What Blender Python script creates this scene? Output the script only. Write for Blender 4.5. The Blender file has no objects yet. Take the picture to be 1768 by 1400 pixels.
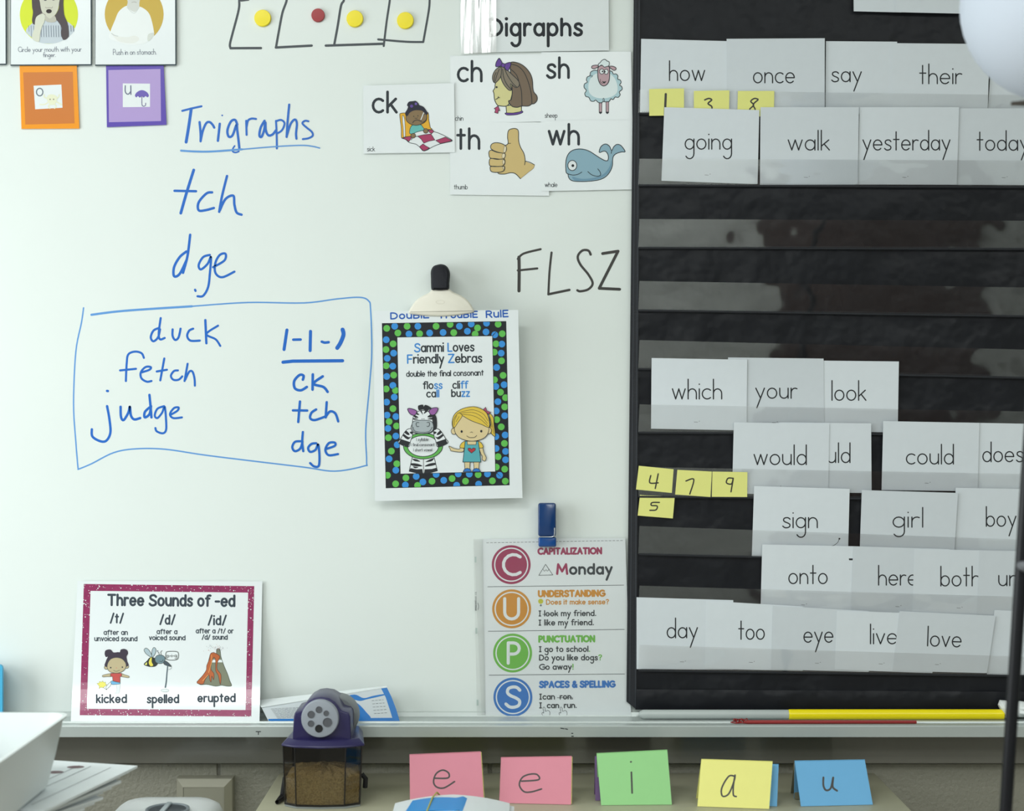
import bpy, bmesh, math, random
from mathutils import Vector
from mathutils.geometry import tessellate_polygon

random.seed(7)
SC = bpy.context.scene
COL = SC.collection

# ------------------------------------------------------------------ camera, light, exposure
S = 0.00086          # metres per photo pixel on the face of the whiteboard
D = 2.2              # camera distance from the board
ZC = 1.35            # camera height
CX, CY = 884.0, 700.0

cam_d = bpy.data.cameras.new('camera')
cam = bpy.data.objects.new('camera', cam_d)
COL.objects.link(cam)
cam.location = (0, -D, ZC)
cam.rotation_euler = (math.radians(90), 0, 0)
cam_d.sensor_fit = 'HORIZONTAL'
cam_d.sensor_width = 36.0
cam_d.lens = 36.0 * D / (1768 * S)
cam_d.clip_start = 0.02
cam_d.dof.use_dof = True
cam_d.dof.focus_distance = D
cam_d.dof.aperture_fstop = 4.0
SC.camera = cam

SC.view_settings.view_transform = 'Standard'
SC.view_settings.look = 'None'
SC.view_settings.gamma = 1.0
SC.view_settings.use_curve_mapping = False
SC.view_settings.exposure = 0.0

world = bpy.data.worlds.new('world')
SC.world = world
world.use_nodes = True
world.node_tree.nodes['Background'].inputs[0].default_value = (0.75, 0.9, 1.0, 1)
world.node_tree.nodes['Background'].inputs[1].default_value = 0.35


def area(name, loc, rot, sx, sy, power, color):
    l = bpy.data.lights.new(name, 'AREA')
    l.shape = 'RECTANGLE'
    l.size, l.size_y = sx, sy
    l.energy = power
    l.color = color
    o = bpy.data.objects.new(name, l)
    COL.objects.link(o)
    o.location = loc
    o.rotation_euler = [math.radians(a) for a in rot]
    return o


area('window_daylight', (-1.86, -1.05, 1.42), (0, -90, 0), 1.3, 1.3, 31, (0.93, 0.99, 1.0))
area('ceiling_light_left', (-0.95, -2.05, 2.66), (0, 0, 0), 1.2, 0.5, 30, (0.96, 1.0, 0.985))
area('ceiling_light_right', (1.5, -2.7, 2.66), (0, 0, 0), 1.2, 0.5, 24, (0.96, 1.0, 0.985))
area('ceiling_light_rear', (0.3, -3.6, 2.66), (0, 0, 0), 1.2, 0.5, 32, (0.96, 1.0, 0.985))


# ------------------------------------------------------------------ pixels to places
def W(px, py, d):
    """the point at depth d in front of the board that the photo shows at px, py"""
    f = (D - d) / D
    return Vector(((px - CX) * S * f, -d, ZC - (py - CY) * S * f))


def depth_on(py, z):
    """depth at which a horizontal plane of height z is seen at row py"""
    return D * (1 - (ZC - z) / ((py - CY) * S))


def flat(d, gy=0.0, y0=0.0, gx=0.0, x0=0.0):
    return lambda px, py, o: W(px, py, d + gy * (y0 - py) + gx * (px - x0) + o)


def plane(a, b, c):
    n = (b - a).cross(c - a).normalized()
    cp = Vector((0, -D, ZC))
    if n.dot(cp - a) < 0:
        n = -n

    def m(px, py, o):
        r = Vector(((px - CX) * S, D, -(py - CY) * S))
        t = (a - cp).dot(n) / r.dot(n)
        return cp + r * t + n * o
    return m


# ------------------------------------------------------------------ materials
def lin(c):
    c = c / 255.0
    return c / 12.92 if c <= 0.04045 else ((c + 0.055) / 1.055) ** 2.4


MATS = {}


def mat(name, rgb, rough=0.5, metal=0.0, gain=1.2, spec=0.5, bump=0.0, bscale=200.0, vary=0.0, coat=0.0, sheen=0.0, bdist=0.002):
    if name in MATS:
        return MATS[name]
    m = bpy.data.materials.new(name)
    m.use_nodes = True
    nt = m.node_tree
    b = nt.nodes['Principled BSDF']
    c = [min(0.92, lin(v) * gain) for v in rgb]
    b.inputs['Base Color'].default_value = (*c, 1)
    b.inputs['Roughness'].default_value = rough
    b.inputs['Metallic'].default_value = metal
    b.inputs['Specular IOR Level'].default_value = spec
    b.inputs['Coat Weight'].default_value = coat
    b.inputs['Coat Roughness'].default_value = 0.08
    b.inputs['Sheen Weight'].default_value = sheen
    if bump or vary:
        tc = nt.nodes.new('ShaderNodeTexCoord')
        nz = nt.nodes.new('ShaderNodeTexNoise')
        nz.inputs['Scale'].default_value = bscale
        nz.inputs['Detail'].default_value = 3
        nt.links.new(tc.outputs['Object'], nz.inputs['Vector'])
        if bump:
            bp = nt.nodes.new('ShaderNodeBump')
            bp.inputs['Strength'].default_value = bump
            bp.inputs['Distance'].default_value = bdist
            nt.links.new(nz.outputs['Fac'], bp.inputs['Height'])
            nt.links.new(bp.outputs['Normal'], b.inputs['Normal'])
        if vary:
            mx = nt.nodes.new('ShaderNodeMix')
            mx.data_type = 'RGBA'
            mx.inputs[6].default_value = (*[v * (1 - vary) for v in c], 1)
            mx.inputs[7].default_value = (*[min(0.95, v * (1 + vary)) for v in c], 1)
            nt.links.new(nz.outputs['Fac'], mx.inputs[0])
            nt.links.new(mx.outputs[2], b.inputs['Base Color'])
    MATS[name] = m
    return m


def ink(r, g, b):
    return mat('print_%d_%d_%d' % (r, g, b), (r, g, b), 0.55, gain=1.0, spec=0.3)


def facing(nt):
    """reflectance of a thin film, the same from both of its sides"""
    lw = nt.nodes.new('ShaderNodeLayerWeight')
    lw.inputs[0].default_value = 0.5
    pw = nt.nodes.new('ShaderNodeMath')
    pw.operation = 'POWER'
    pw.inputs[1].default_value = 5
    ma = nt.nodes.new('ShaderNodeMath')
    ma.operation = 'MULTIPLY_ADD'
    ma.inputs[1].default_value = 0.9
    ma.inputs[2].default_value = 0.045
    nt.links.new(lw.outputs['Facing'], pw.inputs[0])
    nt.links.new(pw.outputs[0], ma.inputs[0])
    return ma


def clear(name, tint=0.93, refl=1.0, rough=0.06, bump=0.25, bscale=9.0, stretch=(1.0, 1.0, 1.8)):
    """thin clear plastic: mostly see-through, with the reflection of a glossy film"""
    if name in MATS:
        return MATS[name]
    m = bpy.data.materials.new(name)
    m.use_nodes = True
    nt = m.node_tree
    nt.nodes.clear()
    out = nt.nodes.new('ShaderNodeOutputMaterial')
    mix = nt.nodes.new('ShaderNodeMixShader')
    tr = nt.nodes.new('ShaderNodeBsdfTransparent')
    tr.inputs[0].default_value = (tint, tint, tint, 1)
    gl = nt.nodes.new('ShaderNodeBsdfGlossy')
    gl.inputs['Roughness'].default_value = rough
    gl.inputs['Color'].default_value = (1, 1, 1, 1)
    fr = facing(nt)
    mul = nt.nodes.new('ShaderNodeMath')
    mul.operation = 'MULTIPLY'
    mul.use_clamp = True
    mul.inputs[1].default_value = refl
    geo = nt.nodes.new('ShaderNodeNewGeometry')
    mp = nt.nodes.new('ShaderNodeMapping')
    mp.inputs['Scale'].default_value = stretch
    nz = nt.nodes.new('ShaderNodeTexNoise')
    nz.inputs['Scale'].default_value = bscale
    nz.inputs['Detail'].default_value = 2
    bp = nt.nodes.new('ShaderNodeBump')
    bp.inputs['Strength'].default_value = bump
    bp.inputs['Distance'].default_value = 0.01
    nt.links.new(geo.outputs['Position'], mp.inputs[0])
    nt.links.new(mp.outputs[0], nz.inputs['Vector'])
    nt.links.new(nz.outputs['Fac'], bp.inputs['Height'])
    nt.links.new(bp.outputs[0], gl.inputs['Normal'])
    nt.links.new(fr.outputs[0], mul.inputs[0])
    nt.links.new(mul.outputs[0], mix.inputs[0])
    nt.links.new(tr.outputs[0], mix.inputs[1])
    nt.links.new(gl.outputs[0], mix.inputs[2])
    nt.links.new(mix.outputs[0], out.inputs[0])
    MATS[name] = m
    return m


PAPER = mat('white_paper', (226, 232, 234), 0.6, gain=1.0, vary=0.02, bscale=60, spec=0.35)
GLOSSY_PAPER = mat('laminated_paper', (228, 234, 236), 0.22, gain=1.0, vary=0.01, bscale=30, spec=0.5)
LAMINATE = mat('laminated_poster_paper', (230, 236, 238), 0.12, gain=1.0, spec=0.6, bump=0.12, bscale=14)
BLACK_INK = ink(38, 42, 48)
DARK_INK = ink(48, 54, 60)
MARKER_BLUE = mat('marker_blue', (10, 94, 184), 0.4, gain=1.12)
MARKER_PALE = mat('marker_blue_pale', (84, 140, 200), 0.4, gain=1.15)
MARKER_BLACK = mat('marker_black', (48, 46, 44), 0.4, gain=1.1)
MARKER_GREY = mat('marker_charcoal', (52, 60, 66), 0.4, gain=1.1)


# ------------------------------------------------------------------ object helpers
def tag(o, label=None, cat=None, group=None, kind=None):
    if label:
        o['label'] = label
    if cat:
        o['category'] = cat
    if group:
        o['group'] = group
    if kind:
        o['kind'] = kind
    return o


def wloc(o):
    v = Vector((0, 0, 0))
    while o:
        v += Vector(o.location)
        o = o.parent
    return v


def link(name, verts, faces, mats, midx=None, parent=None, smooth=False, origin=None):
    c = Vector((0, 0, 0))
    if origin is not None:
        c = Vector(origin)
    elif verts:
        lo = Vector([min(v[i] for v in verts) for i in range(3)])
        hi = Vector([max(v[i] for v in verts) for i in range(3)])
        c = (lo + hi) / 2
    me = bpy.data.meshes.new(name)
    me.from_pydata([tuple(Vector(v) - c) for v in verts], [], faces)
    for m in (mats if isinstance(mats, list) else [mats]):
        me.materials.append(m)
    if midx:
        me.polygons.foreach_set('material_index', midx)
    if smooth:
        me.polygons.foreach_set('use_smooth', [True] * len(faces))
    me.update()
    o = bpy.data.objects.new(name, me)
    COL.objects.link(o)
    if parent:
        o.parent = parent
        o.location = c - wloc(parent)
    else:
        o.location = c
    return o


def empty(name, loc, label, cat, group=None):
    o = bpy.data.objects.new(name, None)
    o.empty_display_size = 0.02
    COL.objects.link(o)
    o.location = loc
    return tag(o, label, cat, group)


class Solid:
    def __init__(s):
        s.v, s.f = [], []

    def add(s, vs, fs):
        n = len(s.v)
        s.v += [Vector(v) for v in vs]
        s.f += [[i + n for i in f] for f in fs]
        return s

    def box(s, x0, x1, y0, y1, z0, z1):
        return s.add([(x0, y0, z0), (x1, y0, z0), (x1, y1, z0), (x0, y1, z0), (x0, y0, z1), (x1, y0, z1), (x1, y1, z1), (x0, y1, z1)],
                     [[3, 2, 1, 0], [4, 5, 6, 7], [0, 1, 5, 4], [1, 2, 6, 5], [2, 3, 7, 6], [3, 0, 4, 7]])

    def rings(s, rings, cap0=True, cap1=True):
        n = len(rings[0])
        vs = [v for r in rings for v in r]
        fs = []
        for k in range(len(rings) - 1):
            for i in range(n):
                j = (i + 1) % n
                fs.append([k * n + i, k * n + j, (k + 1) * n + j, (k + 1) * n + i])
        if cap0:
            fs.append(list(range(n))[::-1])
        if cap1:
            fs.append([(len(rings) - 1) * n + i for i in range(n)])
        return s.add(vs, fs)

    def tube(s, pts, r, n=12):
        pts = [Vector(p) for p in pts]
        rr = r if isinstance(r, (list, tuple)) else [r] * len(pts)
        rings = []
        up = None
        for i, p in enumerate(pts):
            t = (pts[min(i + 1, len(pts) - 1)] - pts[max(i - 1, 0)]).normalized()
            if up is None:
                a = Vector((0, 0, 1)) if abs(t.z) < 0.9 else Vector((1, 0, 0))
                up = (a - t * a.dot(t)).normalized()
            else:
                up = (up - t * up.dot(t)).normalized()
            b = t.cross(up)
            rings.append([p + (up * math.cos(2 * math.pi * k / n) + b * math.sin(2 * math.pi * k / n)) * rr[i] for k in range(n)])
        return s.rings(rings)

    def lathe(s, prof, c, n=32, axis='z'):
        rings = []
        for r, h in prof:
            ring = []
            for k in range(n):
                a = 2 * math.pi * k / n
                if axis == 'z':
                    ring.append(Vector((c[0] + r * math.cos(a), c[1] + r * math.sin(a), c[2] + h)))
                else:      # along -y, towards the camera
                    ring.append(Vector((c[0] + r * math.cos(a), c[1] - h, c[2] + r * math.sin(a))))
            rings.append(ring)
        return s.rings(rings)

    def build(s, name, m, parent=None, smooth=False, bevel=0.0, origin=None, seg=2):
        o = link(name, s.v, s.f, m, parent=parent, origin=origin)
        bm = bmesh.new()
        bm.from_mesh(o.data)
        bmesh.ops.recalc_face_normals(bm, faces=bm.faces)
        if bevel:
            es = [e for e in bm.edges if len(e.link_faces) == 2 and e.calc_face_angle(0) > 0.5]
            bmesh.ops.bevel(bm, geom=es, offset=bevel, segments=seg, profile=0.5, affect='EDGES', clamp_overlap=True)
        if smooth or bevel:
            for f in bm.faces:
                f.smooth = True
            for e in bm.edges:
                if len(e.link_faces) == 2 and e.calc_face_angle(0) > 0.7:
                    e.smooth = False
        bm.to_mesh(o.data)
        bm.free()
        return o


def inset(pts, k):
    """shrink a closed outline by k along its normals"""
    n = len(pts)
    ar = sum(pts[i][0] * pts[(i + 1) % n][1] - pts[(i + 1) % n][0] * pts[i][1] for i in range(n))
    sg = 1 if ar > 0 else -1
    out = []
    for i in range(n):
        a, b = pts[i - 1], pts[(i + 1) % n]
        dx, dy = b[0] - a[0], b[1] - a[1]
        L = math.hypot(dx, dy) or 1
        out.append((pts[i][0] - dy / L * k * sg, pts[i][1] + dx / L * k * sg))
    return out


def slab(pts, d0, d1, bev=2.0):
    """a rounded-over body whose outline is seen in the photo, from depth d0 out to d1"""
    sd = Solid()
    rings = []
    for t, k in ((0.0, 0.0), (0.62, 0.0), (0.85, 0.3), (0.96, 0.7), (1.0, 1.2)):
        q = inset(pts, bev * k) if k else pts
        rings.append([W(x, y, d0 + (d1 - d0) * t) for x, y in q])
    return sd.rings(rings)


# ------------------------------------------------------------------ curves
def pts_of(s):
    if isinstance(s, str):
        return [tuple(float(q) for q in p.split(',')) for p in s.split()]
    return list(s)


def spline(p, closed=False, n=6):
    if len(p) < 3:
        return list(p)
    out = []
    m = len(p)
    rng = range(m) if closed else range(m - 1)
    for i in rng:
        p0 = p[(i - 1) % m] if closed or i > 0 else p[0]
        p1, p2 = p[i], p[(i + 1) % m]
        p3 = p[(i + 2) % m] if closed or i + 2 < m else p[-1]
        for k in range(n):
            t = k / n
            out.append(tuple(0.5 * (2 * p1[j] + (p2[j] - p0[j]) * t + (2 * p0[j] - 5 * p1[j] + 4 * p2[j] - p3[j]) * t * t
                                    + (3 * p1[j] - p0[j] - 3 * p2[j] + p3[j]) * t ** 3) for j in (0, 1)))
    if not closed:
        out.append(p[-1])
    return out


def clip(poly, quad):
    n = len(quad)
    ar = sum(quad[i][0] * quad[(i + 1) % n][1] - quad[(i + 1) % n][0] * quad[i][1] for i in range(n))
    for i in range(n):
        a, b = quad[i], quad[(i + 1) % n]
        def side(p):
            v = (b[0] - a[0]) * (p[1] - a[1]) - (b[1] - a[1]) * (p[0] - a[0])
            return v if ar > 0 else -v
        out = []
        for j in range(len(poly)):
            p, q = poly[j], poly[(j + 1) % len(poly)]
            sp, sq = side(p), side(q)
            if sp >= 0:
                out.append(p)
            if sp * sq < 0:
                t = sp / (sp - sq)
                out.append((p[0] + (q[0] - p[0]) * t, p[1] + (q[1] - p[1]) * t))
        poly = out
        if len(poly) < 3:
            return []
    return poly


class Ink:
    """printed or drawn marks on a sheet, laid as thin layers; coordinates are photo pixels (or a scaled frame of them)"""
    STEP = 2.2e-5

    def __init__(s, ox=0.0, oy=0.0, sc=1.0):
        s.v, s.f, s.m, s.mats, s.lay, s.sub = [], [], [], [], 3, 0
        s.frame(ox, oy, sc)

    def frame(s, ox=0.0, oy=0.0, sc=1.0):
        s.ox, s.oy, s.sc = ox, oy, sc
        return s

    def T(s, p):
        return (s.ox + p[0] / s.sc, s.oy + p[1] / s.sc)

    def mi(s, m):
        if m not in s.mats:
            s.mats.append(m)
        return s.mats.index(m)

    def _poly(s, pts, m):
        if len(pts) < 3:
            return
        n = len(s.v)
        s.v += [(x, y, s.lay) for x, y in pts]
        k = s.mi(m)
        for t in tessellate_polygon([[Vector((x, y, 0)) for x, y in pts]]):
            s.f.append([i + n for i in t])
            s.m.append(k)

    def fill(s, pts, m, smooth=True, line=None, w=1.1, raw=False):
        p = pts_of(pts)
        if smooth:
            p = spline(p, True, 5)
        q = p if raw else [s.T(a) for a in p]
        s.lay += 1
        s._poly(q, m)
        if line:
            s._stroke(q + [q[0]], w, line)
        return s

    def circ(s, x, y, r, m, ry=None, line=None, w=1.0, n=20):
        ry = ry or r
        return s.fill([(x + r * math.cos(2 * math.pi * i / n), y + ry * math.sin(2 * math.pi * i / n)) for i in range(n)], m, False, line, w)

    def _stroke(s, p, w, m):
        s.lay += 1
        s.sub = (s.sub + 1) % 4
        zq = s.lay + s.sub * 0.2       # strokes that cross never lie in exactly one plane
        k = s.mi(m)
        q = [p[0]]
        for a in p[1:]:
            if math.hypot(a[0] - q[-1][0], a[1] - q[-1][1]) > 1e-4:
                q.append(a)
        p = q
        nw = len(p)
        ws = w if isinstance(w, (list, tuple)) else None
        h = lambda i: (ws[0] + (ws[1] - ws[0]) * i / max(1, nw - 1)) / 2 if ws else w / 2

        def disc(c, r, up=0.07):
            n = len(s.v)
            g = 8 if r < 1.2 else 12
            s.v += [(c[0] + r * math.cos(2 * math.pi * i / g), c[1] + r * math.sin(2 * math.pi * i / g), zq + up) for i in range(g)]
            s.f.append([n + i for i in range(g)])
            s.m.append(k)
        if nw == 1:
            disc(p[0], h(0))
            return
        L, R = [], []
        for i in range(nw):
            a, b = p[max(0, i - 1)], p[min(nw - 1, i + 1)]
            t = math.atan2(b[1] - a[1], b[0] - a[0])
            L.append((p[i][0] - math.sin(t) * h(i), p[i][1] + math.cos(t) * h(i)))
            R.append((p[i][0] + math.sin(t) * h(i), p[i][1] - math.cos(t) * h(i)))
        for i in range(nw - 1):
            a, b = p[i], p[i + 1]
            sharp0 = sharp1 = False
            n = len(s.v)
            # use true segment normals at sharp corners, shared normals on smooth runs
            def turn(j):
                if j <= 0 or j >= nw - 1:
                    return 0
                t0 = math.atan2(p[j][1] - p[j - 1][1], p[j][0] - p[j - 1][0])
                t1 = math.atan2(p[j + 1][1] - p[j][1], p[j + 1][0] - p[j][0])
                return abs((t1 - t0 + math.pi) % (2 * math.pi) - math.pi)
            t = math.atan2(b[1] - a[1], b[0] - a[0])
            sn, cs = math.sin(t), math.cos(t)
            if turn(i) > 0.7:
                l0, r0 = (a[0] - sn * h(i), a[1] + cs * h(i)), (a[0] + sn * h(i), a[1] - cs * h(i))
                disc(a, h(i))
                n = len(s.v)
            else:
                l0, r0 = L[i], R[i]
            if turn(i + 1) > 0.7:
                l1, r1 = (b[0] - sn * h(i + 1), b[1] + cs * h(i + 1)), (b[0] + sn * h(i + 1), b[1] - cs * h(i + 1))
            else:
                l1, r1 = L[i + 1], R[i + 1]
            zz = zq + (i % 2) * 0.03
            s.v += [(*l0, zz), (*r0, zz), (*r1, zz), (*l1, zz)]
            s.f.append([n, n + 1, n + 2, n + 3])
            s.m.append(k)
        disc(p[0], h(0), 0.10)
        disc(p[-1], h(nw - 1), 0.13)

    def line(s, pts, w, m, smooth=True, closed=False):
        if m in (MARKER_BLUE, MARKER_PALE):
            w = w * 1.14
        p = pts_of(pts)
        if smooth:
            p = spline(p, closed, 6)
        if closed:
            p = p + [p[0]]
        s._stroke([s.T(a) for a in p], w, m)
        return s

    def lines(s, items, w, m, smooth=True):
        for it in items.split(';'):
            if it.strip():
                s.line(it.strip(), w, m, smooth)
        return s

    def poly(s, pts, m, line=None, w=1.0):
        return s.fill(pts, m, False, line, w)

    def build(s, name, parent, mapper, label=None, cuts=None):
        if cuts:
            bm = bmesh.new()
            vs = [bm.verts.new(v) for v in s.v]
            for f, k in zip(s.f, s.m):
                try:
                    q = bm.faces.new([vs[i] for i in f])
                    q.material_index = k
                except ValueError:
                    pass
            for y in cuts:
                bmesh.ops.bisect_plane(bm, geom=bm.verts[:] + bm.edges[:] + bm.faces[:], plane_co=(0, y, 0), plane_no=(0, 1, 0))
            bm.verts.index_update()
            V = [tuple(v.co) for v in bm.verts]
            F = [[v.index for v in f.verts] for f in bm.faces]
            M = [f.material_index for f in bm.faces]
            bm.free()
        else:
            V, F, M = s.v, s.f, s.m
        o = link(name, [mapper(x, y, l * s.STEP) for x, y, l in V], F, s.mats, M, parent)
        if label:
            o['label'] = label
        return o


# ------------------------------------------------------------------ a single-stroke print alphabet
def arc(cx, cy, rx, ry, a0, a1):
    n = max(4, int(abs(a1 - a0) / 22))
    return [(cx + rx * math.cos(math.radians(a0 + (a1 - a0) * i / n)), cy + ry * math.sin(math.radians(a0 + (a1 - a0) * i / n))) for i in range(n + 1)]


O9 = arc(4.5, 5, 4.5, 5, 0, 360)
SS = spline([(7, 8.4), (5.6, 9.7), (3.6, 10), (1.3, 9.2), (0.8, 7.2), (2.4, 5.7), (5, 4.6), (6.9, 3.1), (6.4, 0.9), (4, 0), (1.8, 0.2), (0, 1.6)], False, 3)
SB = [(x * 1.6, y * 2) for x, y in SS]
GL = {
    'a': (9, [O9, [(9, 10), (9, 0)]]), 'b': (9, [[(0, 20), (0, 0)], O9]), 'c': (8.4, [arc(5, 5, 5, 5, 47, 313)]),
    'd': (9, [O9, [(9, 20), (9, 0)]]), 'e': (9.4, [[(0.1, 5.1)] + [(9.3, 5.1)] + arc(4.7, 5, 4.7, 5, 2, 318)]),
    'f': (6, [arc(6, 16.6, 3.3, 3.4, 55, 180) + [(2.7, 0)], [(0, 10), (6, 10)]]),
    'g': (9, [O9, [(9, 10), (9, -4.5)] + arc(4.6, -4.5, 4.4, 5, 0, -150)]),
    'h': (8.4, [[(0, 20), (0, 0)], arc(4.2, 5.4, 4.2, 4.6, 180, 0) + [(8.4, 0)]]),
    'i': (0, [[(0, 10), (0, 0)], [(0, 14.6)]]), 'j': (3, [[(3, 10), (3, -6)] + arc(0, -6, 3, 3.5, 0, -140), [(3, 14.6)]]),
    'k': (7.6, [[(0, 20), (0, 0)], [(7, 10), (0.2, 4)], [(2.6, 6), (7.6, 0)]]), 'l': (0, [[(0, 20), (0, 0)]]),
    'm': (14, [[(0, 10), (0, 0)], arc(3.5, 6.2, 3.5, 3.8, 180, 0) + [(7, 0)], arc(10.5, 6.2, 3.5, 3.8, 180, 0) + [(14, 0)]]),
    'n': (8.4, [[(0, 10), (0, 0)], arc(4.2, 5.4, 4.2, 4.6, 180, 0) + [(8.4, 0)]]),
    'o': (9.4, [arc(4.7, 5, 4.7, 5, 0, 360)]), 'p': (9, [[(0, 10), (0, -9.5)], O9]),
    'r': (5.6, [[(0, 10), (0, 0)], arc(4, 5.4, 4, 4.6, 180, 62)]), 's': (7, [SS]),
    't': (6, [[(2.8, 18.5), (2.8, 0)], [(0, 10.5), (6, 10.5)]]),
    'u': (8.4, [[(0, 10)] + arc(4.2, 4.4, 4.2, 4.4, 180, 360) + [(8.4, 10)], [(8.4, 10), (8.4, 0)]]),
    'v': (8, [[(0, 10), (4, 0), (8, 10)]]), 'w': (13, [[(0, 10), (3.3, 0), (6.5, 10), (9.7, 0), (13, 10)]]),
    'x': (8, [[(0, 10), (8, 0)], [(8, 10), (0, 0)]]), 'y': (8.6, [[(0, 10), (4.5, 0.6)], [(8.6, 10), (1, -9.5)]]),
    'z': (7.5, [[(0, 10), (7.5, 10), (0, 0), (7.5, 0)]]),
    'A': (13, [[(0, 0), (6.5, 20), (13, 0)], [(2.4, 7), (10.6, 7)]]),
    'B': (10, [[(0, 0), (0, 20), (5, 20)] + arc(5, 15.2, 4.4, 4.8, 90, -90) + arc(5, 5.2, 5, 5.2, 90, -90) + [(0, 0)], [(0, 10.4), (5, 10.4)]]),
    'C': (13, [arc(8.5, 10, 8.5, 10, 50, 310)]), 'D': (12, [[(0, 0), (0, 20), (4, 20)] + arc(4, 10, 8, 10, 90, -90) + [(0, 0)]]),
    'E': (9, [[(9, 20), (0, 20), (0, 0), (9, 0)], [(0, 10.3), (8, 10.3)]]), 'F': (9, [[(9, 20), (0, 20), (0, 0)], [(0, 10.3), (8, 10.3)]]),
    'G': (14, [arc(8.5, 10, 8.5, 10, 50, 340) + [(15, 9.5), (9.5, 9.5)]]), 'H': (11, [[(0, 20), (0, 0)], [(11, 20), (11, 0)], [(0, 10), (11, 10)]]),
    'I': (0, [[(0, 20), (0, 0)]]), 'K': (10, [[(0, 20), (0, 0)], [(10, 20), (0, 8)], [(3.5, 12), (10, 0)]]), 'L': (8, [[(0, 20), (0, 0), (8, 0)]]),
    'M': (15, [[(0, 0), (1.5, 20), (7.5, 5), (13.5, 20), (15, 0)]]), 'N': (12, [[(0, 0), (0, 20), (12, 0), (12, 20)]]),
    'O': (17, [arc(8.5, 10, 8.5, 10, 0, 360)]), 'P': (9.6, [[(0, 0), (0, 20), (4.6, 20)] + arc(4.6, 14.5, 5, 5.5, 90, -90) + [(0, 9)]]),
    'R': (10, [[(0, 0), (0, 20), (4.6, 20)] + arc(4.6, 14.8, 5, 5.2, 90, -90) + [(0, 9.6)], [(4.6, 9.6), (10, 0)]]), 'S': (11.2, [SB]),
    'T': (12, [[(0, 20), (12, 20)], [(6, 20), (6, 0)]]), 'U': (12, [[(0, 20)] + arc(6, 6.5, 6, 6.5, 180, 360) + [(12, 20)]]),
    'W': (18, [[(0, 20), (4.5, 0), (9, 18), (13.5, 0), (18, 20)]]), 'Z': (11, [[(0, 20), (11, 20), (0, 0), (11, 0)]]),
    '.': (1, [[(0.5, 0.6)]]), '!': (1, [[(0.5, 20), (0.5, 7)], [(0.5, 0.6)]]), '-': (6, [[(0, 6), (6, 6)]]), '/': (7, [[(0, -1), (7, 21)]]),
    '?': (8, [arc(4.2, 15.6, 4, 4.2, 165, -60) + [(4.2, 9.5), (4.2, 6.5)], [(4.2, 0.8)]]),
    '&': (13, [spline([(13, 0), (4, 13), (3.4, 18), (6.4, 20), (9, 17.4), (7, 13), (1.4, 8), (1, 3), (4.6, 0), (9, 1.6), (12.6, 8)], False, 3)]),
    '1': (0, [[(0, 20), (0, 0)]]), ' ': (7, []), '_': (9, []),
}


def text(k, segs, x0, y0, x1, y1, xh, w, m=None, asc=2.0, cap=None, gap=3.2, serif=False):
    """write on Ink k from (x0,y0) to (x1,y1), the ends of the baseline; xh = x-height in pixels, asc = ascender / x-height"""
    if isinstance(segs, str):
        segs = [(segs, m)]
    cap = cap or asc
    chars = [(c, mm) for t, mm in segs for c in t]
    tot = 0.0
    pos = []
    for c, mm in chars:
        wd = GL[c][0]
        if serif and c == 'I':
            wd = 6
        pos.append(tot)
        tot += wd + (gap if c != ' ' else 0)
    tot -= gap
    L = math.hypot(x1 - x0, y1 - y0)
    sx, sy = L / max(tot, 1e-6), xh / 10.0
    if tot < 1:
        sx = sy
    ca, sa = (x1 - x0) / (L or 1), (y1 - y0) / (L or 1)
    if L == 0:
        ca, sa = 1, 0
    lay0 = k.lay
    top = lay0
    for (c, mm), ox in zip(chars, pos):
        strokes = GL[c][1]
        if serif and c == 'I':
            strokes = [[(3, 20), (3, 0)], [(0.5, 20), (5.5, 20)], [(0.5, 0), (5.5, 0)]]
        for n, st in enumerate(strokes):
            q = []
            for x, y in st:
                if c.isupper() or c in '/?!&1':
                    y = y * cap / 2.0
                elif y > 10 and not (c in 'ij' and len(st) == 1):
                    y = 10 + (y - 10) * (asc - 1)
                X, Y = (ox + x) * sx, -y * sy
                q.append(k.T((x0 + X * ca - Y * sa, y0 + X * sa + Y * ca)))
            k.lay = lay0
            k._stroke(q, w * (1.15 if len(q) == 1 else 1), mm)
    k.lay = lay0 + 1
    return k


# ------------------------------------------------------------------ sheets of paper
def sheet(name, quad, mapper, m, parent=None, thick=0.0003, nx=1, ny=1):
    """a thin sheet with real thickness; quad = TL, TR, BR, BL in photo pixels"""
    (a, b, c, d) = quad
    V, F = [], []
    for o in (0.0, -thick):
        for j in range(ny + 1):
            for i in range(nx + 1):
                u, v = i / nx, j / ny
                x = (a[0] * (1 - u) + b[0] * u) * (1 - v) + (d[0] * (1 - u) + c[0] * u) * v
                y = (a[1] * (1 - u) + b[1] * u) * (1 - v) + (d[1] * (1 - u) + c[1] * u) * v
                V.append(mapper(x, y, o))
    N = (nx + 1) * (ny + 1)
    for j in range(ny):
        for i in range(nx):
            k = j * (nx + 1) + i
            F.append([k, k + nx + 1, k + nx + 2, k + 1])
            F.append([N + k, N + k + 1, N + k + nx + 2, N + k + nx + 1])
    nf = len(F)
    loop = [i for i in range(nx + 1)] + [j * (nx + 1) + nx for j in range(1, ny + 1)] + [ny * (nx + 1) + i for i in range(nx - 1, -1, -1)] + [j * (nx + 1) for j in range(ny - 1, 0, -1)]
    for i in range(len(loop)):
        p, q = loop[i], loop[(i + 1) % len(loop)]
        b0 = len(V)          # the cut edge has corners of its own, so the faces shade flat to their rim
        V += [V[p], V[q], V[N + q], V[N + p]]
        F.append([b0, b0 + 1, b0 + 2, b0 + 3])
    o = link(name, V, F, m, parent=parent)
    if nx > 1 or ny > 1:
        o.data.polygons.foreach_set('use_smooth', [i < nf for i in range(len(F))])
    return o


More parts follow.
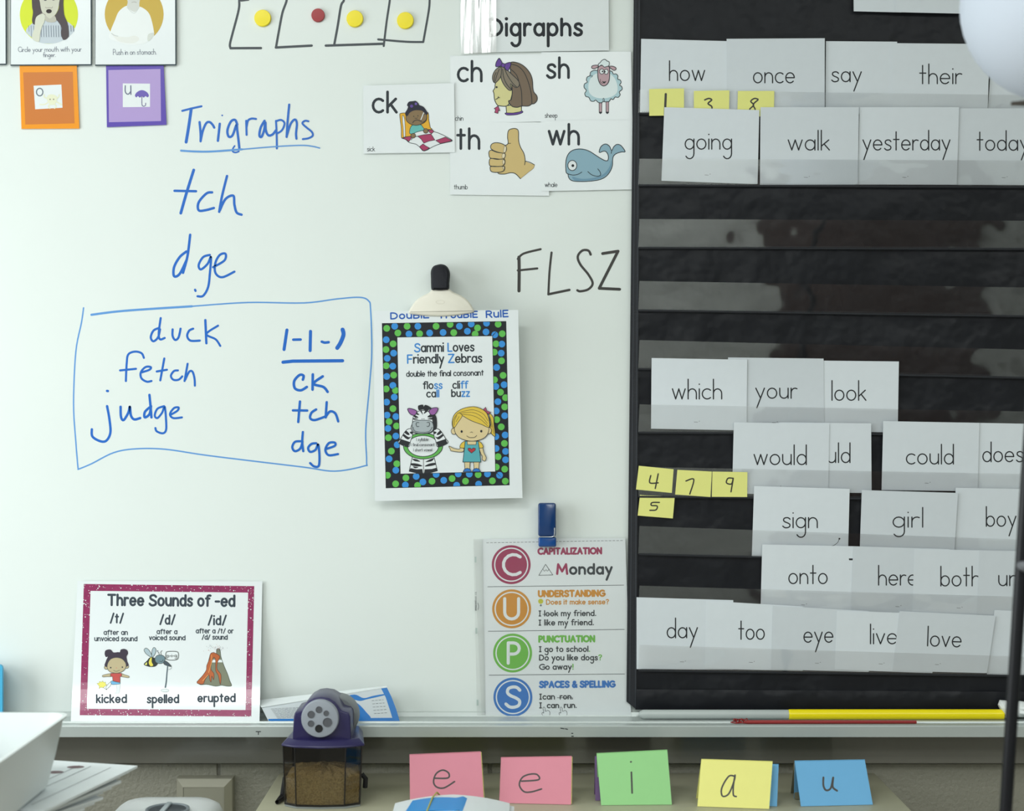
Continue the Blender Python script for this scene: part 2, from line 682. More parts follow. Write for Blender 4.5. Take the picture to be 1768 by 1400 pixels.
# ================================================================== THE SETTING
Z_TRAY = ZC - (1253 - CY) * S * (D - 0.07) / D        # top of the marker tray
Z_LIP = ZC - (1272 - CY) * S * (D - 0.07) / D         # lower edge of its front
Z_TRIM = ZC - (1317 - CY) * S
Z_TOP = 0.80                                          # bookcase top
XL, XR, YB = -1.9, 2.3, -4.4


def wall_material():
    m = bpy.data.materials.new('painted_block_wall')
    m.use_nodes = True
    nt = m.node_tree
    b = nt.nodes['Principled BSDF']
    b.inputs['Roughness'].default_value = 0.55
    tc = nt.nodes.new('ShaderNodeTexCoord')
    mp = nt.nodes.new('ShaderNodeMapping')
    mp.vector_type = 'POINT'
    mp.inputs['Rotation'].default_value = (math.radians(90), 0, 0)
    br = nt.nodes.new('ShaderNodeTexBrick')
    br.inputs['Scale'].default_value = 1.0
    br.inputs['Brick Width'].default_value = 0.406
    br.inputs['Row Height'].default_value = 0.203
    br.inputs['Mortar Size'].default_value = 0.004
    br.inputs['Mortar Smooth'].default_value = 0.6
    for i, c in enumerate(((130, 129, 117), (134, 133, 121), (98, 97, 88))):
        br.inputs[i + 1].default_value = (*[lin(v) * 1.15 for v in c], 1)
    nz = nt.nodes.new('ShaderNodeTexNoise')
    nz.inputs['Scale'].default_value = 170
    nz.inputs['Detail'].default_value = 4
    n2 = nt.nodes.new('ShaderNodeMath')
    n2.operation = 'MULTIPLY_ADD'
    n2.inputs[1].default_value = -1.6
    bp = nt.nodes.new('ShaderNodeBump')
    bp.inputs['Strength'].default_value = 0.55
    bp.inputs['Distance'].default_value = 0.004
    nt.links.new(tc.outputs['Object'], mp.inputs[0])
    nt.links.new(mp.outputs[0], br.inputs['Vector'])
    nt.links.new(tc.outputs['Object'], nz.inputs['Vector'])
    nt.links.new(br.outputs['Color'], b.inputs['Base Color'])
    nt.links.new(br.outputs['Fac'], n2.inputs[0])
    nt.links.new(nz.outputs['Fac'], n2.inputs[2])
    nt.links.new(n2.outputs[0], bp.inputs['Height'])
    nt.links.new(bp.outputs[0], b.inputs['Normal'])
    return m


WALL = wall_material()
ROOM = mat('plain_room_wall', (150, 152, 146), 0.8, gain=1.0, vary=0.05, bscale=3)
DARKER = mat('rear_wall_paint', (196, 200, 196), 0.8, gain=1.0, vary=0.12, bscale=2.2)
wx = (363 - CX) * S
o = Solid().box(XL, XR, 0.02, 0.12, 0, 2.7).build('wall_back', WALL, origin=(wx - 0.194, 0.02, Z_TRIM - 0.003))
tag(o, kind='structure')
tag(Solid().box(XL, XR, YB, 0.12, -0.05, 0).build('floor', mat('floor_tiles', (150, 145, 135), 0.4, vary=0.1, bscale=8)), kind='structure')
tag(Solid().box(XL, XR, YB, 0.12, 2.7, 2.75).build('ceiling', mat('ceiling_paint', (225, 228, 222), 0.9, gain=1.0)), kind='structure')
tag(Solid().box(XL - 0.1, XL, YB, 0.12, 0, 2.7).build('wall_left', ROOM), kind='structure')
tag(Solid().box(XR, XR + 0.1, YB, 0.12, 0, 2.7).build('wall_right', ROOM), kind='structure')
tag(Solid().box(XL, XR, YB - 0.1, YB, 0, 2.7).build('wall_front', DARKER), kind='structure')
tag(Solid().box(1.15, 2.05, YB + 0.001, YB + 0.05, 0, 2.1).build('added_dark_panel_1', mat('dark_panel_brown', (70, 52, 44), 0.5, gain=1.0, vary=0.3, bscale=3)), kind='structure')  # unseen dark panel, added so the clear pockets reflect something dark
TRIM = mat('glossy_grey_trim', (116, 115, 107), 0.14, gain=1.0, spec=0.6)
tag(Solid().box(-1.55, 1.85, -0.002, 0.02, Z_TRIM, Z_LIP + 0.012).build('trim_1', TRIM), kind='structure')

# ------------------------------------------------------------------ whiteboard
BOARD = mat('whiteboard_enamel', (228, 235, 232), 0.32, gain=0.96, spec=0.4, vary=0.018, bscale=5)
ALU = mat('tray_aluminium', (186, 194, 192), 0.33, 0.25, gain=0.95, spec=0.5)
wb = empty('whiteboard', (0, 0.01, 1.5), 'large white magnetic dry-erase board with blue and black handwriting', 'whiteboard')
Solid().box(-1.5, 1.8, 0.0, 0.019, Z_LIP + 0.012, 2.25).build('writing_surface', BOARD, wb)
t = Solid()
prof = [(0.0, Z_TRAY + 0.006), (-0.004, Z_TRAY + 0.006), (-0.006, Z_TRAY), (-0.046, Z_TRAY), (-0.047, Z_TRAY + 0.0022), (-0.050, Z_TRAY + 0.0022), (-0.051, Z_TRAY),
        (-0.063, Z_TRAY), (-0.064, Z_TRAY + 0.0012), (-0.070, Z_TRAY + 0.0006), (-0.071, Z_TRAY - 0.001), (-0.071, Z_LIP), (-0.067, Z_LIP), (-0.066, Z_TRAY - 0.004), (0.0, Z_TRAY - 0.004)]
prof = [(y - 0.0004, z) for y, z in prof]
t.rings([[(x, y, z) for y, z in prof] for x in (-1.5, 1.8)])
tray = tag(t.build('marker_tray', ALU), 'long aluminium marker tray along the foot of the whiteboard', 'tray')
k = Ink()
k.lines('442,1263 450,1263; 446,1263 446,1268', 1.4, BLACK_INK, False)
k.build('ink_mark', tray, flat(0.0715))
k = Ink()
k.lines('968,1257 974,1258; 976,1258 980,1259; 987,1266 989,1266; 987,1271 990,1271', 1.5, BLACK_INK, False)
k.build('ink_mark', tray, flat(0.0715))

bmap = flat(0.0)
k = Ink(300, 160, 6.8)
k.lines('100,213 210,185 325,160', 3.2, MARKER_BLUE)
k.lines('205,190 175,400 145,580', 4.6, MARKER_BLUE)
k.lines('303,345 315,480 315,570; 315,570 340,450 380,360 420,345 455,375 475,410', 3.6, MARKER_BLUE)
k.lines('540,365 518,565; 745,375 720,320 670,340 630,440 645,515 690,500 735,380 745,440 760,560 770,655', 3.7, MARKER_BLUE)
k.lines('764,690 725,702 692,690 695,655 715,625; 568,266 569,267', 2.4, MARKER_BLUE)
k.lines('850,330 855,495; 855,400 870,330 910,305 965,308', 3.2, MARKER_BLUE)
k.lines('1065,330 1020,410 1005,500 1030,518 1060,440 1075,350 1080,440 1110,500 1160,490 1200,440', 3.6, MARKER_BLUE)
k.lines('1200,330 1208,500 1210,655; 1200,335 1260,320 1300,360 1270,440 1210,480', 3.0, MARKER_BLUE)
k.lines('1355,140 1335,350 1325,520; 1325,510 1370,370 1420,315 1445,360 1435,480 1440,540', 3.4, MARKER_BLUE)
k.lines('1580,335 1540,330 1510,360 1560,410 1620,460 1630,505 1580,535 1515,545', 3.0, MARKER_BLUE)
k.line('85,680 250,690 450,690 800,665', 3.0, MARKER_PALE)
k.line('800,665 1200,632 1500,618 1630,630 1712,650', 2.0, MARKER_PALE)
k.build('marker_heading', wb, bmap, 'blue underlined handwritten heading "Trigraphs"')

k = Ink(100, 280, 2.593)
k.lines('608,35 575,140 550,228', 4.4, MARKER_BLUE)
k.lines('522,128 618,130; 690,135 665,140 630,180 630,215 660,215 698,205; 757,62 735,150 722,222; 725,215 750,165 785,150 790,190 800,225 822,235', 3.8, MARKER_BLUE)
k.build('marker_letters', wb, bmap, 'blue handwritten letters "tch" under the heading')
k = Ink(100, 280, 2.593)
k.lines('592,325 580,420 560,495; 575,400 545,425 520,470 520,510 545,500 575,440', 3.9, MARKER_BLUE)
k.lines('680,415 650,425 630,460 640,480 670,455 685,425 680,500 672,560 650,598 625,600; 614,571 616,576', 3.5, MARKER_BLUE)
k.lines('695,470 745,440 750,410 725,415 705,450 705,495 735,515 790,490', 3.5, MARKER_BLUE)
k.build('marker_letters', wb, bmap, 'blue handwritten letters "dge" above the drawn box')

k = Ink(100, 280, 2.593)
k.line('115,652 105,720 80,850 70,1080 80,1250 90,1370', 2.2, MARKER_PALE)
k.line('90,1375 150,1350 250,1300 350,1283 480,1285 650,1310 850,1335 1100,1365 1240,1383 1370,1360 1382,1340 1378,1200 1395,1000 1405,850 1400,660 1390,620 1350,605 1250,612 1100,630 850,628 600,645', 2.2, MARKER_PALE)
k.line('600,645 300,665 150,683', 3.4, MARKER_PALE)
k.build('marker_box', wb, bmap, 'wavy pale blue outline drawn around the word list')

k = Ink(130, 500, 4.375)
k.lines('645,215 630,330 640,375 675,365; 630,290 590,310 570,360 590,390 625,360 640,300; 735,300 735,350 755,380 780,360 795,295; 890,295 860,310 845,350 870,385 940,385', 3.4, MARKER_BLUE)
k.lines('982,230 990,405', 3.6, MARKER_BLUE)
k.lines('1078,272 990,335 1060,375 1095,425', 3.2, MARKER_BLUE)
k.build('marker_word', wb, bmap, 'blue handwritten word duck')
k = Ink(130, 500, 4.375)
k.lines('518,515 500,480 450,468 400,490 388,560 382,690; 338,610 458,598; 500,625 560,605 570,585 530,585 495,625 500,670 540,695 575,690; 672,520 642,685; 615,618 692,605', 3.3, MARKER_BLUE)
k.lines('775,610 745,615 722,650 740,680 780,680 808,655; 848,560 825,690; 830,680 860,620 885,620 900,670 903,725', 3.2, MARKER_BLUE)
k.build('marker_word', wb, bmap, 'blue handwritten word fetch')
k = Ink(130, 500, 4.375)
k.lines('240,880 258,980 265,1080 235,1140 190,1145 130,1110 125,1055; 240,765 246,766; 342,885 345,960 365,985 400,930 412,885 420,950 445,980 490,970', 3.8, MARKER_BLUE)
k.lines('560,795 570,900 575,965; 560,890 525,925 525,965 560,940 572,880', 3.8, MARKER_BLUE)
k.lines('670,880 620,900 600,950 620,970 655,930 675,885 685,980 685,1060 660,1085 615,1070 605,1045; 720,945 770,915 780,890 745,895 715,940 740,970 805,965', 3.2, MARKER_BLUE)
k.build('marker_word', wb, bmap, 'blue handwritten word judge')

k = Ink(460, 500, 4.375)
k.lines('155,305 133,452; 333,315 330,460', 4.8, MARKER_BLUE)
k.lines('203,378 258,377; 418,393 440,400 470,397', 4.0, MARKER_BLUE)
k.lines('575,302 582,340 560,400 535,440', 6.2, MARKER_BLUE)
k.lines('125,548 200,540 575,537', 5.0, MARKER_BLUE, False)
k.lines('275,680 280,650 250,645 210,690 215,745 260,760 305,735; 350,640 348,755; 425,655 355,710 430,735 462,772', 4.0, MARKER_BLUE)
k.lines('253,845 240,1000; 200,912 308,913; 375,905 340,930 330,970 365,985 440,960; 455,850 447,965; 447,960 480,920 520,935 542,995', 3.7, MARKER_BLUE)
k.lines('275,1075 270,1150 278,1220; 260,1145 215,1150 195,1190 215,1220 255,1200 272,1150; 375,1160 340,1165 315,1195 330,1225 370,1210 390,1170 400,1250 395,1330 360,1335 330,1310; 445,1205 515,1180 515,1155 470,1160 445,1210 470,1250 540,1242', 3.5, MARKER_BLUE)
k.build('marker_list', wb, bmap, 'blue handwritten 1-1-1 over ck, tch and dge')

k = Ink(380, 0, 4)
k.lines('132,-80 132,0 128,70 85,235 68,305 72,333; 460,-80 460,0 430,90 405,220 386,328; 855,-80 855,0 835,40 812,180 788,310', 4.0, MARKER_GREY)
k.lines('1174,-80 1172,0 1150,150 1130,318; 1447,-80 1447,0 1440,80 1403,290', 3.6, MARKER_GREY)
k.lines('72,333 282,332; 385,328 632,315; 730,315 1130,302; 145,3 195,-3', 4.2, MARKER_GREY, False)
k.lines('1092,272 1280,288 1403,290', 3.6, MARKER_GREY)
k.build('marker_boxes', wb, bmap, 'row of four hand-drawn charcoal boxes')

k = Ink(630, 400, 2.917)
k.lines('776,128 777,200 776,298', 5.5, MARKER_BLACK)
k.lines('770,137 800,110 885,88; 770,195 868,185; 940,105 930,200 924,315', 3.8, MARKER_BLACK)
k.lines('924,315 1030,293', 4.2, MARKER_BLACK, False)
k.lines('1137,115 1125,95 1095,95 1072,125 1085,165 1125,215 1147,260 1125,290 1085,300 1070,295', 4.1, MARKER_BLACK)
k.lines('1197,110 1275,98 1180,285 1283,290', 5.0, MARKER_BLACK, False)
k.build('marker_capitals', wb, bmap, 'black handwritten capitals F L S Z')

# ------------------------------------------------------------------ round counters on the board
def disc_magnet(px, py, r, m, label):
    c = W(px, py, 0.0)
    R = r * S
    o = Solid().lathe([(R, 0.0002), (R, 0.003), (R * 0.94, 0.0042), (R * 0.3, 0.0045)], c, 40, 'y').build('round_magnet', m, smooth=True)
    return tag(o, label, 'magnet', 'round counter magnets in the drawn boxes')


YEL = mat('yellow_plastic', (240, 220, 8), 0.35, gain=1.05)
m0 = disc_magnet(454, 32, 14.5, YEL, 'yellow round magnet in the first drawn box from the left')
for px, py, lab in ((613, 33, 'yellow round magnet just right of the red magnet'), (700, 36, 'yellow round magnet in the last drawn box on the right')):
    c = m0.copy()
    COL.objects.link(c)
    c.location = Vector(m0.location) + W(px, py, 0) - W(454, 32, 0)
    c['label'] = lab
disc_magnet(549.5, 27, 11.6, mat('red_plastic', (150, 42, 46), 0.4, gain=1.15), 'small dark red round magnet in the second drawn box')

# ------------------------------------------------------------------ photo cards top left
EDGE = ink(50, 66, 74)


def photo_card(x0, x1, yb, label, d=0.004):
    mp = flat(d)
    o = sheet('picture_card', [(x0, -60), (x1, -60), (x1, yb), (x0, yb + 0.6)], mp, EDGE, thick=0.002)
    tag(o, label, 'card', 'instruction picture cards')
    sheet('card_face', [(x0 + 1.2, -60), (x1 - 2.4, -60), (x1 - 1.8, yb - 2.2), (x0 + 0.6, yb - 1.6)], flat(d + 0.0003), GLOSSY_PAPER, o, 0.0002)
    return o, flat(d + 0.00032)


GREYTXT = ink(120, 126, 138)
photo_card(-60, 11.5, 112, 'white picture card cut off by the left edge of the frame')
c1, mp1 = photo_card(18, 158.5, 113, 'white picture card of a girl circling her mouth with a finger')
k = Ink(20, 0, 6.0966)
k.circ(393, 155, 307, ink(214, 226, 62), n=48)
SK, SKD, HR = ink(206, 206, 190), ink(150, 140, 135), ink(84, 76, 78)
k.fill('150,330 200,260 260,225 330,215 420,205 520,215 600,235 660,300 640,350 560,415 470,452 390,460 300,448 220,400', ink(196, 206, 214))
for x in range(180, 650, 26):
    k.line('%d,%d %d,%d' % (x, 270, x + 4, 388 if 200 < x < 600 else 330), 0.9, ink(120, 130, 145))
k.fill('225,-60 215,60 225,130 215,220 240,260 300,230 330,150 310,40 330,-60', HR)
k.fill('470,-60 500,60 480,130 450,180 490,230 525,290 520,350 545,420 600,380 590,250 555,160 545,60 540,-60', HR)
k.fill('300,-60 300,30 315,110 345,165 400,195 450,165 485,110 500,30 495,-60', SK)
k.fill('350,160 360,220 420,235 470,220 450,165 400,195', ink(190, 188, 176))
k.fill('215,400 240,290 255,190 300,150 345,135 350,180 345,230 320,280 300,360 285,440', ink(214, 216, 200))
k.line('300,150 330,140 355,160', 1.0, SKD)
k.circ(393, 118, 30, ink(56, 48, 50), ry=22)
k.line('355,75 370,84 395,80 420,84 432,72', 0.8, SKD)
k.circ(355, 2, 14, ink(90, 90, 95), ry=7)
k.circ(440, -2, 14, ink(90, 90, 95), ry=7)
k.build('printed_picture', c1, mp1)
k = Ink()
text(k, 'Circle your mouth with your', 31.5, 89.4, 140.5, 88.6, 4.2, 1.0, GREYTXT)
text(k, 'finger.', 74.5, 98.4, 96, 98, 3.9, 1.0, GREYTXT)
k.build('lettering', c1, mp1)
c2, mp2 = photo_card(164, 304.5, 113, 'white picture card of a person pushing on their stomach')
k = Ink(20, 0, 6.0966)
WS = ink(236, 240, 240)
GB = ink(204, 174, 84)
n = 48
k.fill([(1290 + 310 * math.cos(2 * math.pi * i / n), 150 + 310 * math.sin(2 * math.pi * i / n)) for i in range(n)], GB, False)
k.fill('1215,60 1130,120 1085,220 1040,330 1030,400 1110,440 1200,465 1290,470 1400,455 1480,400 1500,350 1470,200 1430,120 1350,70 1290,90', WS)
k.fill('1215,70 1222,20 1215,-60 1350,-60 1345,30 1340,80 1300,125 1250,105', ink(214, 216, 212))
k.line('1215,80 1290,140 1345,75', 0.7, ink(200, 206, 206))
k.line('1265,25 1290,20 1315,26', 0.8, ink(170, 165, 160))
k.fill('1050,345 1110,380 1220,390 1290,375 1340,400 1320,440 1240,455 1120,430', ink(230, 232, 228))
k.line('1050,350 1080,372 1120,380', 0.9, ink(190, 196, 196))
k.fill('1500,345 1440,360 1430,420 1450,430 1490,380', ink(214, 218, 212))
k.build('printed_picture', c2, mp2)
k = Ink()
text(k, 'Push in on stomach.', 195.5, 94.6, 270, 93.8, 4.8, 1.0, GREYTXT)
k.build('lettering', c2, mp2)

# letter squares
def letter_square(name, q, qi, qw, co, ci, label):
    mp = flat(0.0022)
    o = sheet(name, q, mp, co, thick=0.0012)
    tag(o, label, 'card')
    k = Ink()
    k.poly(qi, ci)
    k.build('inner_panel', o, mp)
    k = Ink()
    k.lay = 6
    k.poly(qw, GLOSSY_PAPER)
    k.build('label_patch', o, mp)
    return o, mp


OR1 = mat('orange_card', (246, 156, 36), 0.25, gain=0.95)
OR2 = mat('orange_card_inner', (208, 122, 50), 0.3, gain=0.95)
PU1 = mat('purple_card', (96, 76, 176), 0.25, gain=0.95)
PU2 = mat('lilac_card_inner', (180, 156, 214), 0.3, gain=0.92)
o, mp = letter_square('letter_square', [(33.7, 112), (132.5, 112), (137, 222), (37, 222.5)], [(40, 125), (125.5, 124), (128.7, 213), (43.7, 215)],
                      [(58, 148), (106, 146), (108, 186), (60.7, 188.7)], OR1, OR2, 'glossy orange square with letter o and octopus picture')
k = Ink(0, 0, 4)
k.lay = 9
k.line([(274 + 22 * math.cos(a * 0.5236), 636 + 26 * math.sin(a * 0.5236)) for a in range(12)], 2.0, ink(110, 120, 130), True, True)
OC = ink(226, 228, 200)
for s in ('340,700 310,720 275,722', '350,715 335,735 345,748', '372,715 388,735 376,748', '385,700 410,715 425,722', '325,680 305,670 305,655', '392,680 405,668 408,655'):
    k.line(s, 2.2, OC)
k.fill('325,690 328,662 350,652 378,656 394,672 390,700 375,722 345,722', OC)
k.circ(346, 686, 5, ink(150, 140, 120))
k.circ(370, 686, 5, ink(150, 140, 120))
k.build('printed_picture', o, mp)
o, mp = letter_square('letter_square', [(183, 112), (282.5, 112), (287.5, 215.5), (184.5, 219.5)], [(187, 121), (277, 119), (278, 209), (188, 211)],
                      [(212, 144), (259, 144.5), (259, 184.5), (212, 185)], PU1, PU2, 'glossy purple square with letter u and umbrella picture')
k = Ink(0, 0, 4)
k.lay = 9
k.line('865,592 865,630 875,648 890,648 902,632', 2.0, ink(110, 114, 140))
k.line('903,592 904,652', 2.0, ink(110, 114, 140), False)
k.line('980,660 980,720 990,733 1004,728 1006,712', 1.3, ink(100, 90, 140))
k.fill('932,662 938,645 955,630 980,622 1005,630 1022,645 1028,662 1018,672 1005,664 992,674 980,664 966,674 952,664 942,672', ink(112, 98, 178), True)
k.build('printed_picture', o, mp)

# ------------------------------------------------------------------ digraph sheet and cards
o = sheet('title_sheet', [(797, -70), (1050.5, -70), (1051.5, 87), (797, 91)], flat(0.0035), PAPER)
tag(o, 'white sheet with bold title Digraphs in a clear sleeve', 'sign')
k = Ink()
text(k, 'Digraphs', 846, 61, 1004, 60.5, 19.5, 5.2, BLACK_INK, asc=1.42, cap=1.42, gap=4.6)
k.build('lettering', o, flat(0.0035))
sheet('clear_sleeve', [(795, -70), (856, -70), (857, 90), (796, 93)], lambda x, y, oo: W(x, y, 0.0058 + 0.0012 * math.sin((x - 795) * 0.21 + y * 0.004) + oo),
      clear('sleeve_crinkled', 0.97, 5.0, 0.16, 0.35, 22, (3.0, 1.0, 0.25)), o, 0.0001, 24, 6)

OUT = ink(44, 50, 54)


def digraph(quad, d, letters, lx0, lx1, base, xh, word, wx0, wx1, wbase, draw, label, lift=0.0, sc=0.0):
    mp = flat(d, 0, 0, lift, quad[0][0])
    o = sheet('picture_card', quad, mp, GLOSSY_PAPER)
    tag(o, label, 'card', 'digraph picture cards')
    k = Ink()
    text(k, letters, lx0, base, lx1, base, xh, 4.7, DARK_INK, asc=1.53, gap=4.0)
    k.build('lettering', o, mp)
    k = Ink()
    text(k, word, wx0, wbase, wx1, wbase, 4.8, 0.95, DARK_INK, asc=1.6)
    k.build('caption', o, mp)
    k = Ink()
    draw(k)
    k.build('printed_picture', o, mp)
    return o


def draw_sick(k):
    k.frame(680, 160, 12.727)
    Y, YD, SKN, HAIR, TEAL, RED, W_ = ink(226, 172, 52), ink(206, 186, 110), ink(134, 112, 82), ink(44, 44, 58), ink(104, 184, 178), ink(168, 62, 100), PAPER
    k.fill('130,500 150,455 240,445 300,460 700,430 760,470 770,600 800,760 810,820 400,960 250,975 190,1000 165,970 160,760', Y, True, OUT, 1.0)
    k.fill('190,505 225,540 245,700 250,960 215,960 205,760 190,640', PAPER, True, OUT, 0.7)
    k.fill('355,900 350,820 380,740 440,700 580,700 640,760 670,830 480,900', TEAL, True, OUT, 0.9)
    k.fill('185,1000 260,970 370,955 430,900 520,860 650,830 800,810 860,850 960,880 1120,950 1285,1052 1150,1095 1000,1130 860,1185 720,1265 640,1275 560,1190 480,1130 340,1095 260,1030', W_, True, OUT, 1.0)
    for q in ('190,1005 270,970 375,955 385,1000 330,1075 270,1030', '520,955 650,925 815,905 900,1040 770,1065 660,1110 600,1020', '750,820 850,815 880,850 830,900 780,870',
              '920,1050 1130,975 1285,1055 1150,1090 1020,1115', '560,1190 640,1125 700,1170 785,1215 710,1262 650,1278'):
        k.poly(q, RED, OUT, 0.9)
    k.line('380,1040 430,980 520,955', 0.9, OUT)
    k.circ(425, 945, 52, SKN, line=OUT, w=0.9)
    k.circ(700, 840, 52, SKN, line=OUT, w=0.9)
    k.fill('265,560 300,420 420,350 600,350 700,430 725,540 700,620 620,680 500,715 380,695 300,640', SKN, True, OUT, 1.0)
    k.fill('260,500 250,440 290,370 310,310 290,270 330,200 420,185 480,180 540,230 560,270 650,310 720,400 745,470 700,470 620,400 500,385 420,400 350,440 300,510', HAIR)
    k.circ(390, 295, 34, ink(96, 70, 150))
    k.circ(485, 245, 28, ink(110, 90, 165))
    k.circ(437, 520, 11, OUT)
    k.circ(528, 508, 11, OUT)
    k.line('460,555 490,570 515,550', 0.7, OUT)
    k.line('415,665 440,625 510,600 585,625', 1.1, OUT)
    k.fill('600,640 620,540 680,470 720,500 715,580 660,640', SKN, True, OUT, 0.8)
    k.line('595,590 640,480 655,440', 1.4, PAPER)


def draw_chin(k):
    k.frame(830, 90, 11.667)
    B, BD, SKN, PUR = ink(120, 104, 88), ink(98, 84, 70), ink(214, 208, 150), ink(104, 70, 152)
    k.fill('510,1080 520,1225 640,1230 820,1200 820,1040', SKN, False, OUT, 1.4)
    k.fill('500,1225 650,1225 760,1210 835,1185 840,1220 720,1260 560,1270 505,1255', PUR, True, OUT, 1.0)
    k.fill('400,500 300,620 285,720 250,780 265,830 280,960 330,1060 380,1080 540,1075 620,900 640,700 560,500', SKN, True, OUT, 1.4)
    k.fill('600,215 740,215 880,290 990,420 1040,560 1060,780 1130,880 1135,970 1080,1035 1030,1045 960,1085 830,1085 740,1110 640,1095 570,1020 565,980 610,960 630,860 630,720 600,400', B, True, OUT, 1.4)
    k.fill('400,300 500,330 620,440 760,580 770,680 700,710 600,640 620,760 560,760 470,660 420,560 405,480', ink(134, 124, 108), True, OUT, 1.2)
    k.fill('340,320 410,310 405,480 340,580 280,620 240,560 240,470 280,380', ink(134, 124, 108), True, OUT, 1.2)
    for s in ('375,340 330,450 290,590', '440,340 460,500 520,640 610,750', '480,330 540,470 640,620 720,700', '600,340 720,460 780,640 820,800 830,1090', '620,240 760,290 880,420 970,640 1020,860 1030,1040', '310,410 275,500 270,600'):
        k.line(s, 1.1, OUT)
    k.fill('445,250 390,140 360,130 310,210 305,290 380,285', PUR, True, OUT, 1.2)
    k.fill('470,255 560,210 605,215 600,280 545,370 490,330', PUR, True, OUT, 1.2)
    k.circ(450, 265, 40, PUR, line=OUT, w=1.0)
    k.circ(320, 705, 20, OUT)
    k.line('300,950 340,930 355,900', 1.1, OUT)
    k.line('345,905 380,920', 1.0, OUT)
    k.poly('350,1085 385,1180 355,1170 345,1235 280,1215 300,1155 270,1135', ink(176, 74, 112), OUT, 0.9)


def draw_sheep(k):
    k.frame(990, 90, 11.66)
    PK, W_ = ink(190, 160, 168), ink(222, 234, 236)
    for x in (545, 683):
        k.fill('%d,1000 %d,1000 %d,1220 %d,1240 %d,1220' % (x - 28, x + 28, x + 26, x, x - 26), PK, False, OUT, 1.0)
        k.fill('%d,1200 %d,1200 %d,1250' % (x - 26, x + 26, x), OUT, False)
    bumps = '500,375 430,365 350,400 330,475 280,500 262,560 280,605 225,640 215,710 260,770 230,830 250,890 310,910 350,980 410,990 450,965 500,1010 560,1020 600,995 650,1000 720,990 755,940 800,955 840,905 900,910 940,860 925,800 980,750 970,690 930,665 960,610 940,560 890,540 895,480 860,440 805,440 780,395 730,380'
    k.fill(bumps, ink(176, 206, 214), True, OUT, 1.3)
    k.fill('500,420 400,470 330,560 300,700 330,830 440,910 600,930 760,900 870,820 890,700 850,560 780,470 700,420', W_)
    k.line('335,475 380,470 375,500 345,498', 0.8, OUT)
    k.line('600,990 595,940 615,930 625,990', 0.8, OUT)
    k.fill('510,270 440,262 375,280 370,320 420,335 490,300', PK, True, OUT, 1.2)
    k.fill('715,290 780,282 850,310 855,350 810,365 740,315', PK, True, OUT, 1.2)
    k.fill('505,300 490,420 500,540 540,640 610,680 680,645 720,560 730,400 715,290 610,260', PK, True, OUT, 1.4)
    k.fill('510,290 505,240 540,210 570,170 630,145 680,180 720,200 715,270 670,290 620,300 570,260', W_, True, OUT, 1.2)
    k.circ(572, 390, 47, PAPER, ry=52, line=OUT, w=1.1)
    k.circ(660, 395, 42, PAPER, ry=50, line=OUT, w=1.1)
    k.circ(588, 388, 17, BLACK_INK)
    k.circ(632, 394, 17, BLACK_INK)
    k.fill('575,580 615,595 660,585 620,630', OUT)
    k.line('610,615 580,625 540,590 545,545', 0.7, OUT)


def draw_thumb(k):
    k.frame(830, 210, 11.667)
    SKN, NAIL = ink(206, 182, 124), ink(222, 210, 180)
    k.fill('550,440 540,300 560,180 640,140 720,145 760,200 765,380 800,510 870,640 895,800 1085,870 1060,940 960,1020 800,1150 700,1050 600,1030 480,1055 370,1050 300,900 480,480', SKN, False)
    k.line('480,485 550,440 540,300 560,180 640,140 720,145 760,200 765,380 800,510 870,640 895,770 885,870', 1.3, OUT)
    k.line('895,795 990,820 1085,870', 1.2, OUT)
    k.line('1085,870 1060,940 960,1020 800,1150', 0.7, ink(130, 120, 90))
    k.line('800,1150 700,1050 600,1030 480,1055 370,1050 340,1020', 1.3, OUT)
    k.line('545,440 600,436', 1.1, OUT)
    for q, nl in (('205,540 215,460 290,425 400,435 490,480 520,540 500,610 450,635 300,600', '460,560 480,490 515,520 500,610 460,615'),
                  ('165,660 170,600 215,575 320,615 450,635 495,660 480,730 430,760 300,745 190,730', '430,680 455,640 490,660 480,720 440,735'),
                  ('170,830 180,760 220,740 330,760 460,755 490,800 470,870 400,905 280,900 190,890', '440,790 465,770 485,810 465,860 445,850'),
                  ('190,950 200,905 300,905 440,900 480,910 470,980 400,1015 280,1020 210,1000', '440,930 460,900 475,930 460,960')):
        k.fill(q, SKN, True, OUT, 1.3)
        k.fill(nl, NAIL, True, ink(120, 110, 86), 0.6)


def draw_whale(k):
    k.frame(960, 210, 11.66)
    BL, BD = ink(140, 174, 190), ink(112, 150, 172)
    k.fill('195,900 205,760 250,650 330,580 450,550 570,560 680,600 790,670 900,740 990,785 1040,780 1055,720 1040,650 1000,600 950,595 885,620 870,600 900,510 960,460 1020,455 1080,500 1120,580 1160,510 1220,460 1290,470 1350,530 1390,605 1320,610 1220,640 1160,690 1140,760 1135,880 1090,1000 1010,1100 900,1160 760,1190 560,1205 380,1200 290,1170 250,1110 240,1055 205,1020', BL, True, OUT, 1.4)
    k.fill('330,1110 520,1150 760,1130 960,1050 1080,900 1110,780 1120,860 1080,990 1000,1080 880,1145 740,1175 540,1190 380,1185', BD)
    k.line('230,1050 340,1075 440,1060 520,1015', 1.2, OUT)
    k.line('640,1005 720,1070 830,1100 895,1075 885,1010 840,950', 1.2, OUT)
    k.circ(328, 882, 90, PAPER, ry=102, line=OUT, w=1.3)
    k.circ(338, 885, 28, BLACK_INK)
    k.line('1122,580 1110,640', 1.1, OUT)


